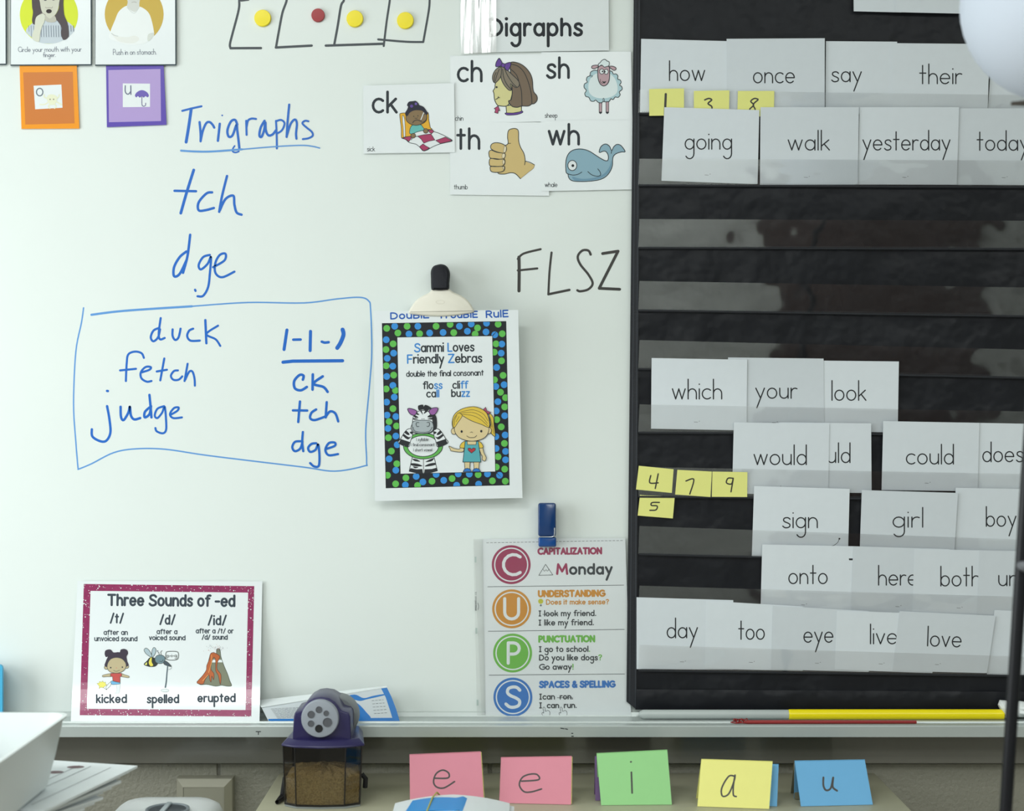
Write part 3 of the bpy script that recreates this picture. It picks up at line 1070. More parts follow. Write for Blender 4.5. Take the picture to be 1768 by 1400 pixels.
digraph([(777, 96.6), (934.6, 93), (937, 210), (777, 213.5)], 0.0016, 'ch', 791, 831, 140, 22.5, 'chin', 786, 799.6, 208, draw_chin, 'ch picture card with a brown-haired head, captioned chin')
digraph([(934.6, 90), (1089.5, 89), (1092, 207), (937, 209)], 0.0020, 'sh', 945, 981.5, 134, 22.5, 'sheep', 941, 962, 203, draw_sheep, 'sh picture card with a woolly sheep')
digraph([(777, 212), (946, 211), (948, 338), (777, 336)], 0.0026, 'th', 790, 827, 256.5, 22.5, 'thumb', 784, 807, 326.5, draw_thumb, 'th picture card with a thumbs-up hand')
digraph([(934, 209), (1092, 207), (1091, 327), (934.6, 330)], 0.0034, 'wh', 948, 999, 249, 22.5, 'whale', 941, 962, 322.5, draw_whale, 'wh picture card with a blue whale')
digraph([(627, 148), (784, 143.5), (785.5, 263), (628, 265)], 0.0040, 'ck', 644, 684.5, 193.8, 23, 'sick', 634, 647, 261, draw_sick, 'ck picture card with a sick child in bed')

# ------------------------------------------------------------------ zebra poster and its clip
smap = flat(0.021, 4.2e-5, 865, 1.0e-5, 648)
po = sheet('poster', [(645, 537), (894.5, 535), (902, 859.5), (647.5, 865)], smap, PAPER, nx=4, ny=6)
tag(po, 'white poster with dotted border, zebra and blonde girl, under the magnetic clip', 'poster')
BO = [(659.3, 557.9), (874, 554.3), (879.8, 837.7), (666, 842.9)]
BI = [(686, 582.5), (849.8, 580.2), (855, 813.9), (691.6, 817.7)]
k = Ink()
bands = [[BO[0], BO[1], BI[1], BI[0]], [BI[1], BO[1], BO[2], BI[2]], [BI[3], BI[2], BO[2], BO[3]], [BO[0], BI[0], BI[3], BO[3]]]
lay = k.lay
BK, DG, DB = ink(34, 36, 42), ink(98, 186, 84), ink(58, 142, 216)
for b in bands:
    k.lay = lay
    k.poly(b, BK)
dots5 = [(155, 710, 0), (232, 690, 1), (263, 755, 0), (352, 690, 0), (370, 765, 1), (456, 690, 1), (473, 762, 0), (570, 755, 1), (632, 690, 0), (700, 750, 1), (768, 672, 0), (803, 752, 0), (858, 690, 1), (935, 738, 1), (972, 668, 1),
         (1033, 706, 0), (1010, 766, 0), (1115, 745, 1), (1120, 660, 1), (1200, 772, 1), (1232, 670, 0), (1272, 762, 0), (150, 820, 1), (217, 860, 0), (148, 915, 0), (222, 950, 1), (160, 1000, 1), (150, 1072, 0), (214, 1076, 1), (155, 1175, 1), (222, 1162, 0),
         (215, 1262, 1), (150, 1296, 0), (240, 1310, 0), (228, 1375, 1), (1212, 860, 0), (1268, 862, 1), (1195, 940, 0), (1262, 950, 1), (1265, 1024, 0), (1218, 1088, 1), (1280, 1165, 0), (1197, 1208, 0), (1210, 1272, 1), (1290, 1255, 1), (1255, 1328, 0)]
dotsI = [(178, 20, 0), (290, 25, 0), (270, 106, 1), (180, 158, 1), (252, 232, 0), (185, 305, 1), (285, 322, 1), (208, 378, 0), (292, 428, 0), (195, 456, 1), (285, 542, 1), (200, 560, 0), (300, 640, 1), (234, 712, 0), (208, 800, 1), (295, 855, 0), (284, 928, 1), (190, 985, 0),
         (398, 1015, 0), (282, 1082, 0), (392, 1095, 1), (514, 998, 1), (590, 1060, 1), (530, 1100, 0), (693, 1052, 0), (740, 975, 1), (826, 1042, 1), (920, 1022, 0), (990, 970, 1), (972, 1098, 1), (1072, 1052, 0), (1115, 972, 1), (1215, 978, 0), (1220, 1085, 1), (1320, 970, 1), (1376, 1048, 0),
         (1457, 985, 1), (1522, 1052, 0), (1470, 48, 0), (1525, 108, 0), (1438, 153, 1), (1515, 212, 0), (1420, 258, 1), (1515, 312, 1), (1425, 356, 0), (1476, 438, 0), (1415, 548, 1), (1520, 530, 1), (1512, 625, 0), (1418, 682, 1), (1525, 715, 1), (1440, 775, 0), (1525, 810, 1), (1420, 892, 0), (1515, 915, 0)]
lay = k.lay + 2
seen = []
for pts, fr in ((dots5, (640, 440, 5.6)), (dotsI, (640, 670, 6.548))):
    k.frame(*fr)
    for x, y, c in pts:
        cx, cy = k.T((x, y))
        if any(math.hypot(cx - a, cy - b_) < 8 for a, b_ in seen):
            continue
        seen.append((cx, cy))
        circ = [(cx + 5.8 * math.cos(a * math.pi / 9), cy + 5.8 * math.sin(a * math.pi / 9)) for a in range(18)]
        for b in bands:
            q = clip(circ, inset(b, 0.9))
            if q:
                k.lay = lay
                k._poly(q, DB if c else DG)
k.build('dotted_border', po, smap)
k = Ink()
TB = ink(64, 136, 208)
N_ = DARK_INK
text(k, [('S', TB), ('ammi ', N_), ('L', TB), ('oves', N_)], 716, 607.3, 818, 605.6, 9.6, 2.55, asc=1.45, cap=1.42, gap=3.6)
text(k, [('F', TB), ('riendly ', N_), ('Z', TB), ('ebras', N_)], 704, 627, 831.5, 624.8, 9.6, 2.55, asc=1.5, cap=1.45, gap=3.6)
text(k, 'double the final consonant', 702, 650, 834.5, 647.8, 6.0, 1.65, N_, asc=1.5, gap=3.6)
text(k, [('flo', N_), ('ss', TB)], 731, 671, 763, 670.6, 8.2, 2.2, asc=1.45, gap=3.8)
text(k, [('cli', N_), ('ff', TB)], 782, 670.3, 807, 670, 8.2, 2.2, asc=1.45, gap=4)
text(k, [('ca', N_), ('ll', TB)], 737, 685.4, 757.5, 685, 8.2, 2.2, asc=1.45, gap=4)
text(k, [('bu', N_), ('zz', TB)], 780, 684.6, 810.5, 684.2, 8.2, 2.2, asc=1.45, gap=4)
k.build('lettering', po, smap)
k = Ink()
MB2 = mat('marker_blue_paper', (22, 84, 170), 0.5, gain=1.1)
text(k, 'DouBlE', 675, 550.5, 740, 548.5, 7.5, 2.5, MB2, asc=1.4, cap=1.35, gap=4.5)
text(k, 'TrouBlE', 757, 549, 824, 547.6, 7.5, 2.5, MB2, asc=1.4, cap=1.35, gap=4.5)
text(k, 'RulE', 840, 548, 877, 546.5, 8, 2.5, MB2, asc=1.4, cap=1.35, gap=4.5)
k.build('handwriting', po, smap, 'blue handwritten line "Double Trouble Rule"')
k = Ink(640, 670, 6.548)     # zebra
ZB, GR = ink(44, 46, 50), ink(168, 178, 182)
k.fill('470,780 435,940 520,960 590,962 680,955 755,935 715,775', PAPER, False, OUT, 1.1)
for q in ('435,940 450,905 520,918 585,915 590,962 520,962', '605,962 610,918 690,915 745,900 755,935 680,958'):
    k.fill(q, ZB, False)
for q in ('470,800 520,805 560,830 500,825', '460,850 530,855 585,880 520,885 455,870', '715,790 660,810 620,835 690,825', '725,845 660,855 610,885 680,880 735,865', '480,885 540,895 500,905'):
    k.fill(q, ZB)
k.line('596,800 598,960', 1.4, ink(150, 152, 152))
k.circ(592, 655, 222, ink(98, 176, 84), ry=146, line=OUT, w=1.2, n=40)
k.circ(592, 655, 176, PAPER, ry=118, line=OUT, w=1.2, n=40)
for sg in (0, 1):
    fx = (lambda x: x) if not sg else (lambda x: 1186 - x)
    f = lambda s: [(fx(a), b) for a, b in pts_of(s)]
    k.fill(f('470,470 430,460 390,490 340,570 315,620 425,665 450,600 470,540'), PAPER, True, OUT, 1.1)
    k.fill(f('340,575 315,625 425,668 445,610'), ZB, False)
    for q in ('400,480 440,520 420,530 385,505', '375,520 430,555 460,545 420,580 365,540', '470,490 440,500 465,520'):
        k.fill(f(q), ZB)
k.fill('690,270 740,320 750,420 735,470 700,460 705,350', ZB)
k.fill('480,330 470,400 455,450 480,500 540,515 630,515 700,490 712,430 700,370 690,300 640,260 560,255 505,290', PAPER, True, OUT, 1.1)
k.fill('470,400 500,370 590,362 680,372 708,420 700,480 640,510 540,512 475,480', GR, True, OUT, 1.0)
for q in ('485,300 540,330 500,335', '480,340 540,350 490,358', '690,290 640,325 690,330', '700,335 640,348 695,355', '560,260 590,300 575,255', '620,255 600,290 640,265', '525,280 550,300 520,300'):
    k.fill(q, ZB)
k.fill('545,250 535,205 560,190 590,188 600,210 615,190 650,200 690,230 660,240 630,262 590,240', ZB)
k.fill('420,232 470,235 520,262 500,305 460,300 430,270', ink(150, 96, 160), True, OUT, 1.2)
k.fill('758,225 700,225 660,260 680,300 720,300 750,265', ink(150, 96, 160), True, OUT, 1.2)
k.line('545,390 520,390 512,412 525,435 545,432', 0.9, OUT)
k.line('635,388 660,388 665,410 655,432 635,432', 0.9, OUT)
k.line('478,440 500,485 580,500 660,490 695,440', 0.8, OUT)
k.circ(580, 348, 5, OUT)
k.circ(602, 347, 5, OUT)
# girl
SKN, HA, TL = ink(216, 198, 152), ink(220, 190, 76), ink(88, 168, 178)
k.fill('1340,290 1385,330 1395,420 1408,540 1370,520 1345,470 1355,400', HA, True, OUT, 1.0)
k.fill('1270,245 1300,215 1312,255 1360,275 1325,295', ink(170, 80, 110), False, OUT, 0.7)
for x in (1092, 1195):
    k.fill('%d,835 %d,835 %d,920 %d,920' % (x - 32, x + 32, x + 26, x - 26), SKN, False, OUT, 0.9)
    k.fill('%d,945 %d,915 %d,905 %d,915 %d,945' % (x - 48, x - 30, x, x + 30, x + 48), ink(48, 116, 196), False, OUT, 0.9)
k.fill('1020,670 1000,690 940,680 885,655 900,690 915,710 1030,722 1055,690', SKN, True, OUT, 0.9)
k.fill('1225,665 1245,740 1262,770 1260,805 1290,825 1305,785 1280,730 1262,665', SKN, True, OUT, 0.9)
k.fill('1075,598 1030,620 1008,668 1060,675 1090,620', HA, True, OUT, 0.9)
k.fill('1205,598 1250,620 1272,668 1222,675 1195,620', HA, True, OUT, 0.9)
k.fill('1068,600 1215,600 1230,700 1245,835 1042,835 1058,700', TL, False, OUT, 1.0)
k.fill('1090,600 1195,600 1190,640 1095,640', SKN, False, OUT, 0.8)
k.fill('1140,735 1100,700 1100,680 1125,678 1140,692 1158,676 1185,682 1182,702', ink(176, 56, 64), False, OUT, 0.8)
k.circ(940, 487, 30, SKN, ry=36, line=OUT, w=0.9)
k.circ(1335, 480, 30, SKN, ry=36, line=OUT, w=0.9)
k.fill('945,440 950,360 1000,290 1140,230 1280,300 1330,400 1330,500 1270,570 1140,600 1010,565 955,500', SKN, True, OUT, 1.0)
k.fill('985,290 940,450 920,400 935,320 980,265 1060,225 1170,210 1270,245 1325,310 1340,440 1250,410 1130,365 1035,310', HA, True, OUT, 1.0)
k.fill('985,285 1035,312 985,390 945,445 930,380', HA, True, OUT, 0.8)
for s in ('1000,275 1150,245 1270,290 1325,370', '1000,285 1150,275 1250,320 1320,400', '1020,295 1150,310 1250,360 1325,430', '975,310 950,360 945,420', '1000,320 965,380', '1345,320 1375,420 1395,520', '1350,360 1365,440'):
    k.line(s, 0.6, OUT)
k.circ(1028, 490, 12, BLACK_INK, ry=14)
k.circ(1250, 487, 12, BLACK_INK, ry=14)
k.line('1125,502 1140,496 1152,503', 0.7, OUT)
k.line('1085,540 1110,556 1140,560 1175,555 1198,535', 0.8, OUT)
k.build('printed_picture', po, smap)
k = Ink()
text(k, '1 syllable', 719, 761, 739.5, 760.6, 2.9, 0.7, N_, asc=1.6)
text(k, '1 final consonant', 710, 770, 750, 769.6, 2.9, 0.7, N_, asc=1.6)
text(k, '1 short vowel', 714, 779, 746, 778.6, 2.9, 0.7, N_, asc=1.6)
k.lay = 60
k.build('small_lettering', po, lambda x, y, oo: smap(x, y, oo + 0.0033))

CREAM = mat('cream_plastic', (226, 222, 208), 0.35, gain=1.0)
RUB = mat('black_rubber', (28, 29, 36), 0.7, gain=1.0, spec=0.3, bump=0.3, bscale=900)
clipo = empty('magnetic_clip', W(762, 500, 0.015), 'cream bag-clip magnet with black rubber handle holding the zebra poster', 'clip')
fan = spline(pts_of('706.5,541 710,530 718,519 729,511 740,505.5 747,499 756,496 768,496 776,499 783,504.5 796,510 808,519 815,529 818.5,539 800,543 780,545.5 757,546.5 730,545'), True, 4)
slab(fan, 0.027, 0.040, 3).build('jaw', CREAM, clipo, smooth=True)
back = spline(pts_of('716,532 730,518 748,506 762,502 778,506 794,516 808,530 762,534'), True, 4)
slab(back, 0.0005, 0.026, 3).build('rear_jaw', CREAM, clipo, smooth=True)
hd = spline(pts_of('745,500 744,480 744,468 748,460 755,457 762,456 769,458 774,463 777,472 776,488 775,500 768,502 760,502.5 752,502'), True, 4)
slab(hd, 0.010, 0.046, 4).build('handle', RUB, clipo, smooth=True)
k = Ink()
k.line([(760 + 7.4 * math.cos(a * 0.5236), 521.5 + 3.0 * math.sin(a * 0.5236)) for a in range(12)], 0.6, mat('cream_shadow', (200, 196, 182), 0.4), True, True)
k.build('embossed_oval', clipo, flat(0.0401))

# ------------------------------------------------------------------ editing poster in its sleeve, with blue clip
cm = flat(0.0042, -5e-6, 930)
cu = sheet('poster', [(833, 930), (1079.6, 929), (1090, 1247), (838, 1247)], cm, PAPER)
tag(cu, 'white editing poster with four coloured letter circles in a clear sleeve', 'poster')
PC = [(ink(156, 48, 88), 882.6, 974.8, 'C'), (ink(206, 142, 50), 883.4, 1051, 'U'), (ink(110, 184, 74), 885, 1127.3, 'P'), (ink(52, 118, 194), 885.5, 1203.4, 'S')]
k = Ink()
for m_, x, y, ch in PC:
    k.circ(x, y, 33.6, m_, n=48)
    k.circ(x, y, 29.6, PAPER, n=48)
    k.circ(x, y, 27.4, m_, n=48)
    wd = {'C': 27, 'U': 24, 'P': 19, 'S': 24}[ch]
    text(k, ch, x - wd / 2 + (2 if ch == 'P' else 0), y + 17.5, x + wd / 2 + (2 if ch == 'P' else 0), y + 17.5, 17.5, 5.4, PAPER, asc=2.0)
k.build('letter_circles', cu, cm)
k = Ink()


def dashed(x0, y0, x1, y1, on, off, w):
    L = math.hypot(x1 - x0, y1 - y0)
    t = 0
    lay = k.lay
    while t < L:
        a, b = t / L, min(1, (t + on) / L)
        k.lay = lay
        k._stroke([(x0 + (x1 - x0) * a, y0 + (y1 - y0) * a), (x0 + (x1 - x0) * b, y0 + (y1 - y0) * b)], w, DARK_INK)
        t += on + off


dashed(840, 937, 1076, 933, 4, 2.6, 0.7)
dashed(842, 1013, 1077, 1010, 1.5, 0.4, 0.9)
dashed(843, 1089.8, 1078, 1086.5, 1.5, 0.4, 0.9)
dashed(844.5, 1165.5, 1078.5, 1163.5, 1.5, 0.4, 0.9)
dashed(847, 1241.5, 1079, 1240.5, 4, 2.6, 0.7)
k.build('dividing_lines', cu, cm)
k = Ink()
mC, mU, mP, mS = [p[0] for p in PC]
text(k, 'CAPITALIZATION', 929.5, 956.4, 1038, 955.6, 4.8, 3.3, mC, gap=5.5)
text(k, [('M', mC), ('onday', DARK_INK)], 962, 990.6, 1056, 990.2, 11, 3.9, asc=1.5, cap=1.5, gap=4.6)
text(k, 'UNDERSTANDING', 930.3, 1029.8, 1043, 1028.8, 4.8, 3.3, mU, gap=5.5)
text(k, 'Does it make sense?', 943.5, 1043.2, 1050.5, 1042.6, 5.2, 1.7, mU, asc=1.5, cap=1.5, gap=4.2)
text(k, 'I look my friend.', 930.4, 1063.4, 1028.6, 1062.8, 5.8, 1.85, DARK_INK, asc=1.6, cap=1.5, gap=4.2, serif=True)
text(k, 'I like my friend.', 930.4, 1079.2, 1024.6, 1078.6, 5.8, 1.85, DARK_INK, asc=1.6, cap=1.5, gap=4.2, serif=True)
text(k, 'PUNCTUATION', 931, 1108, 1026, 1107.4, 4.8, 3.3, mP, gap=5.5)
text(k, [('I go to school', DARK_INK), ('.', mP)], 931, 1125, 1018, 1124.6, 5.8, 1.85, asc=1.6, cap=1.5, gap=4.2, serif=True)
text(k, [('Do you like dogs', DARK_INK), ('?', mP)], 931.6, 1139.6, 1038.4, 1139.2, 5.8, 1.85, asc=1.6, cap=1.5, gap=4.2)
text(k, [('Go away', DARK_INK), ('!', mP)], 931.6, 1155.6, 989.5, 1155.2, 5.8, 1.85, asc=1.6, cap=1.5, gap=4.2)
text(k, 'SPACES & SPELLING', 932, 1186.4, 1060.5, 1185.6, 4.8, 3.3, mS, gap=5.5)
text(k, 'Ican_ron.', 931.6, 1207, 988.6, 1206.6, 5.8, 1.85, DARK_INK, asc=1.6, cap=1.5, gap=4.2, serif=True)
text(k, 'I_can_run.', 931.6, 1222, 995, 1221.6, 5.8, 1.85, DARK_INK, asc=1.6, cap=1.5, gap=4.2, serif=True)
k.lines('937,1060.6 964,1060.2; 962,1204.6 989,1204.2', 0.7, DARK_INK, False)
k.build('lettering', cu, cm)
k = Ink(800, 860, 3.416)
k.line('445,455 485,390 528,453 445,455', 0.9, DARK_INK, False)
k.line('470,418 478,430 488,422 496,430 505,418', 0.7, DARK_INK)
k.build('mountain_icon', cu, cm)
k = Ink(800, 860, 3.416)
k.circ(456, 608, 15, ink(196, 196, 60))
k.circ(457, 632, 6, ink(110, 120, 120))
k.build('bulb_icon', cu, cm)
for x in (0, 101):
    k = Ink(800, 860, 3.416)
    k.line([(a + x, b) for a, b in pts_of('470,1238 476,1232 482,1240 484,1256 500,1252 510,1262 508,1284 494,1292 476,1288 464,1274 466,1264 474,1266')], 0.8, DARK_INK, True, True)
    k.build('pointing_hand', cu, cm)
SL = clear('sleeve_clear', 0.985, 0.8, 0.12, 0.2, 14)
sl = sheet('clear_sleeve', [(818, 930), (1079.8, 927), (1091, 1248.5), (832, 1248.5)], flat(0.0058, -5e-6, 930), SL, cu, 0.0001)
sheet('punched_strip', [(817, 931), (834, 930.5), (839, 1247.5), (824, 1247.5)], flat(0.0060), clear('sleeve_strip', 0.985, 1.6, 0.2, 0.2, 30), cu, 0.0002)
for x, y in ((821, 966), (822.5, 1089), (824.5, 1213)):
    k = Ink()
    k.fill([(x - 1.6, y - 5), (x + 1.6, y - 5), (x + 1.6, y + 5), (x - 1.6, y + 5)], ink(176, 190, 186), False)
    k.build('punched_hole', cu, flat(0.0061))
k = Ink()
for i, ch in enumerate('amazonbasics'):     # the tiny print down the strip, reading upwards
    y = 1054 - i * 2.75
    for st in GL[ch][1]:
        k.lay = 4
        k._stroke([(822.5 - v * 0.19, y - u * 0.2) for u, v in st], 0.7 if i < 6 else 0.45, DARK_INK)
k.line('825,1053 826.5,1047 825,1041', 0.7, DARK_INK)
k.build('strip_lettering', cu, flat(0.0062))

BLU = mat('translucent_blue_plastic', (8, 54, 108), 0.18, gain=1.0, spec=0.6)
BLU2 = mat('bright_blue_plastic', (12, 74, 146), 0.2, gain=1.0, spec=0.6)
bc = empty('magnetic_clip', W(944, 906, 0.01), 'dark blue plastic magnet clip holding the sleeved editing poster', 'clip')
rr = lambda x0, y0, x1, y1, r: [p for cx, cy, a in ((x1 - r, y0 + r, -90), (x1 - r, y1 - r, 0), (x0 + r, y1 - r, 90), (x0 + r, y0 + r, 180)) for p in [(cx + r * math.cos(math.radians(a + i * 30)), cy + r * math.sin(math.radians(a + i * 30))) for i in range(4)]]
slab(rr(929, 868, 960, 926, 4), 0.012, 0.024, 2).build('lever', BLU, bc, smooth=True)
slab(rr(929.5, 927, 960.5, 944, 3), 0.0066, 0.018, 2).build('jaw', BLU2, bc, smooth=True)
slab(rr(931, 872, 958, 920, 3), 0.0005, 0.0115, 1).build('magnet_base', BLU, bc, smooth=True)
Solid().tube([W(932, 927, 0.0255), W(953, 927, 0.0255), W(956.5, 925.5, 0.0255), W(957.5, 921, 0.0255), W(957.5, 911, 0.0255)], 0.0007, 8).build('wire', mat('clip_wire', (200, 205, 210), 0.25, 0.9, gain=1.0), bc, smooth=True)

# ------------------------------------------------------------------ three sounds of -ed poster, bowed out onto the tray
def emap(px, py, oo):
    t = max(0.0, (py - 1003) / 247.0)
    d = 0.004 + 0.030 * t * t + 0.018 * max(0.0, t - 0.55) ** 1.5 / 0.3
    return W(px, py, d + oo)


CUTS = [1010 + 12 * i for i in range(21)]
eb = sheet('poster', [(134, 1003), (453, 1003.5), (448, 1249), (122, 1249)], emap, LAMINATE, nx=6, ny=24)
tag(eb, 'laminated poster Three Sounds of -ed with glittery magenta border, leaning on the tray', 'poster')
EO = [(144.7, 1008), (439, 1011.8), (433.8, 1237), (137.6, 1234.7)]
EI = [(156.3, 1020), (428.4, 1023), (424, 1225.7), (149.9, 1223.5)]
k = Ink()
GLIT = mat('glitter_magenta', (142, 50, 92), 0.2, gain=1.05, vary=0.25, bscale=260)
bands = [[EO[0], EO[1], EI[1], EI[0]], [EI[1], EO[1], EO[2], EI[2]], [EI[3], EI[2], EO[2], EO[3]], [EO[0], EI[0], EI[3], EO[3]]]
for b in bands:
    k.lay = 4
    k.poly(b, GLIT)
k.lay = 7
for b, n in ((bands[0], 75), (bands[1], 55), (bands[2], 75), (bands[3], 55)):
    for i in range(n):
        u, v = random.random(), random.random() ** 1.3
        if b in (bands[2],):
            v = 1 - random.random() ** 1.3
        A = [b[0][j] * (1 - u) + b[1][j] * u for j in (0, 1)]
        B = [b[3][j] * (1 - u) + b[2][j] * u for j in (0, 1)]
        x, y = A[0] * (1 - v) + B[0] * v, A[1] * (1 - v) + B[1] * v
        r = random.choice((0.4, 0.5, 0.6, 0.8, 1.1))
        k._poly([(x + r * math.cos(a), y + r * math.sin(a)) for a in (0, 1.05, 2.1, 3.14, 4.2, 5.24)], PAPER)
k.build('glitter_border', eb, emap, cuts=CUTS)
k = Ink()
TX = ink(58, 68, 78)
text(k, 'Three Sounds of -ed', 187, 1044.4, 404.5, 1046.2, 12.6, 4.0, TX, asc=1.42, cap=1.4, gap=4.4)
text(k, '/t/', 191, 1074.6, 212.5, 1074.8, 10, 3.0, TX, asc=1.45, cap=1.5, gap=5)
text(k, '/d/', 276.6, 1077, 301.7, 1077.2, 10, 3.0, TX, asc=1.45, cap=1.5, gap=5)
text(k, '/id/', 360, 1078, 390, 1078.2, 10, 3.0, TX, asc=1.45, cap=1.5, gap=5)
for s, x0, x1, y in (('after an', 179.5, 220, 1095.4), ('unvoiced sound', 163.5, 236.5, 1106.2), ('after a', 271, 305.5, 1094), ('voiced sound', 258, 319.4, 1104.6), ('after a /t/ or', 338.6, 402.5, 1092.8), ('/d/ sound', 349, 392.2, 1103.6)):
    text(k, s, x0, y, x1, y + 0.2, 5.5, 1.6, TX, asc=1.36, gap=4)
for s, x0, x1, y in (('kicked', 167, 218, 1212.8), ('spelled', 254.6, 308, 1213), ('erupted', 342, 405.5, 1211.2)):
    text(k, s, x0, y, x1, y - 0.3, 8.8, 3.0, TX, asc=1.5, gap=4.4)
k.build('lettering', eb, emap, cuts=CUTS)
k = Ink(140, 1100, 11.667)      # kicking child
SKN, HR2, RD, LN = ink(186, 172, 136), ink(60, 52, 66), ink(190, 76, 72), ink(70, 76, 70)
k.poly('320,930 365,925 370,890 410,905 435,880 455,910 495,905 490,940 520,960 480,985 440,1020 400,1005 360,1040 370,990', ink(232, 224, 110), ink(150, 150, 90), 0.5)
k.fill('600,900 540,950 500,1010 520,1060 470,1030 450,1010 500,1050 560,1010 600,960', PAPER, True, LN, 0.6)
k.fill('715,930 720,1050 700,1110 660,1130 760,1130 775,1080 780,930', PAPER, True, ink(190, 196, 196), 0.6)
k.fill('600,900 620,880 700,900 780,915 780,940 700,950 620,950', ink(110, 176, 218), True, LN, 0.6)
k.fill('590,735 500,748 430,770 440,800 520,795 600,790', SKN, True, LN, 0.7)
k.fill('815,735 880,755 965,785 960,815 900,810 810,790', SKN, True, LN, 0.7)
k.fill('595,725 815,725 820,790 785,795 785,915 640,880 632,795 590,790', RD, False, LN, 0.7)
k.circ(505, 610, 38, SKN, line=LN, w=0.8)
k.circ(920, 590, 38, SKN, line=LN, w=0.8)
k.fill('505,600 500,480 540,390 500,400 475,340 490,270 560,245 610,260 650,305 740,300 780,300 800,250 870,235 930,265 945,330 915,390 930,480 925,590', HR2)
k.fill('525,600 540,520 600,440 710,410 820,435 890,510 905,590 870,660 790,710 700,722 600,705 545,660', SKN, True, LN, 0.8)
k.circ(597, 613, 15, OUT)
k.circ(832, 603, 15, OUT)
k.circ(712, 618, 12, ink(200, 120, 110), ry=7)
k.line('655,670 710,688 775,665', 0.9, ink(84, 110, 84))
k.build('printed_child', eb, emap, cuts=CUTS)
k = Ink(240, 1100, 9.822)       # spelling bee and volcano
TLB = ink(110, 136, 146)
k.fill('215,340 130,290 85,220 120,185 170,220 210,290', ink(172, 190, 198), True, LN, 0.9)
k.fill('225,340 215,260 235,190 265,175 290,220 270,290', ink(172, 190, 198), True, LN, 0.9)
k.fill('240,345 180,350 140,400 85,460 160,495 220,500 280,490 320,440 300,380', ink(44, 50, 50), True, LN, 0.9)
k.fill('215,345 190,360 165,430 195,490 240,475 215,420', ink(224, 210, 84))
k.fill('135,425 100,460 130,470', ink(224, 224, 120))
k.fill('270,370 300,315 370,300 430,330 440,390 400,440 330,445 285,420', TLB, True, LN, 0.9)
k.lines('340,300 335,260 320,262; 375,300 370,250 392,228; 350,405 385,415 410,380', 0.9, LN)
k.circ(315, 235, 13, ink(120, 130, 140))
k.fill('430,400 480,420 550,495 470,480 420,450', ink(70, 82, 92), True, LN, 0.8)
k.line('485,480 470,640 460,760 445,850', [1.7, 2.2], ink(76, 94, 104))
k.line('550,500 545,530 500,550', 0.7, ink(150, 156, 160))
k.circ(440, 905, 70, PAPER, ry=26, line=ink(170, 180, 180), w=0.8)
k.line('450,370 455,270 490,242 620,240 665,265 665,345 630,382 520,388 450,370', 1.0, LN)
k.lay = 40
k.frame()
text(k, 'p-i-g', 288, 1134.4, 305, 1134, 3.4, 0.7, LN, asc=1.5, gap=3)
k.build('printed_bee', eb, emap, cuts=CUTS)
k = Ink(240, 1100, 9.822)
k.fill('985,760 1010,730 1080,650 1140,560 1160,480 1190,360 1215,280 1260,260 1310,280 1315,210 1345,195 1375,220 1390,330 1440,480 1500,620 1540,740 1570,820 1500,830 1400,815 1300,830 1150,800 1040,805', ink(124, 128, 108), True, LN, 0.9)
for q in ('985,760 1080,650 1140,560 1150,480 1190,380 1210,290 1260,260 1330,290 1370,330 1350,380 1330,430 1325,540 1390,640 1380,800 1355,700 1340,640 1300,560 1300,400 1270,340 1235,420 1220,540 1270,620 1265,720 1235,660 1220,760 1195,700 1185,640 1120,720 1090,790 1020,790',):
    k.fill(q, ink(184, 98, 54), True, ink(104, 60, 42), 0.9)
k.lines('1180,600 1230,420 1230,300; 1170,640 1080,740', 1.0, ink(226, 160, 90))
for i in range(60):
    k.lay = 60
    a, b = random.gauss(1320, 85), random.gauss(190, 32)
    x, y = k.T((a, b))
    r = 0.35
    k._poly([(x - r, y - r), (x + r, y - r), (x + r, y + r), (x - r, y + r)], random.choice([ink(130, 130, 150), ink(200, 150, 140), ink(110, 110, 110)]))
k.build('printed_volcano', eb, emap, cuts=CUTS)

# ------------------------------------------------------------------ pocket chart
FAB = mat('black_nylon', (20, 22, 28), 0.42, gain=1.0, spec=0.22, bump=1.0, bdist=0.012, bscale=12, sheen=0.15)
HEM = mat('black_webbing', (26, 29, 36), 0.65, gain=1.0, bump=0.3, bscale=500)
FILM = clear('pocket_film', 0.985, 1.7, 0.05, 0.30, 7.5)
pc = empty('pocket_chart', W(1440, 600, 0.007), 'black nylon pocket chart with clear strips hanging over the board', 'pocket chart')


def chart_map(d):
    # the cloth ripples a little between its seams
    return lambda x, y, oo: W(x, y, d + 0.0006 * math.sin(y * 0.11 + x * 0.004) * min(1, max(0, (x - 1110) / 60)) + oo)


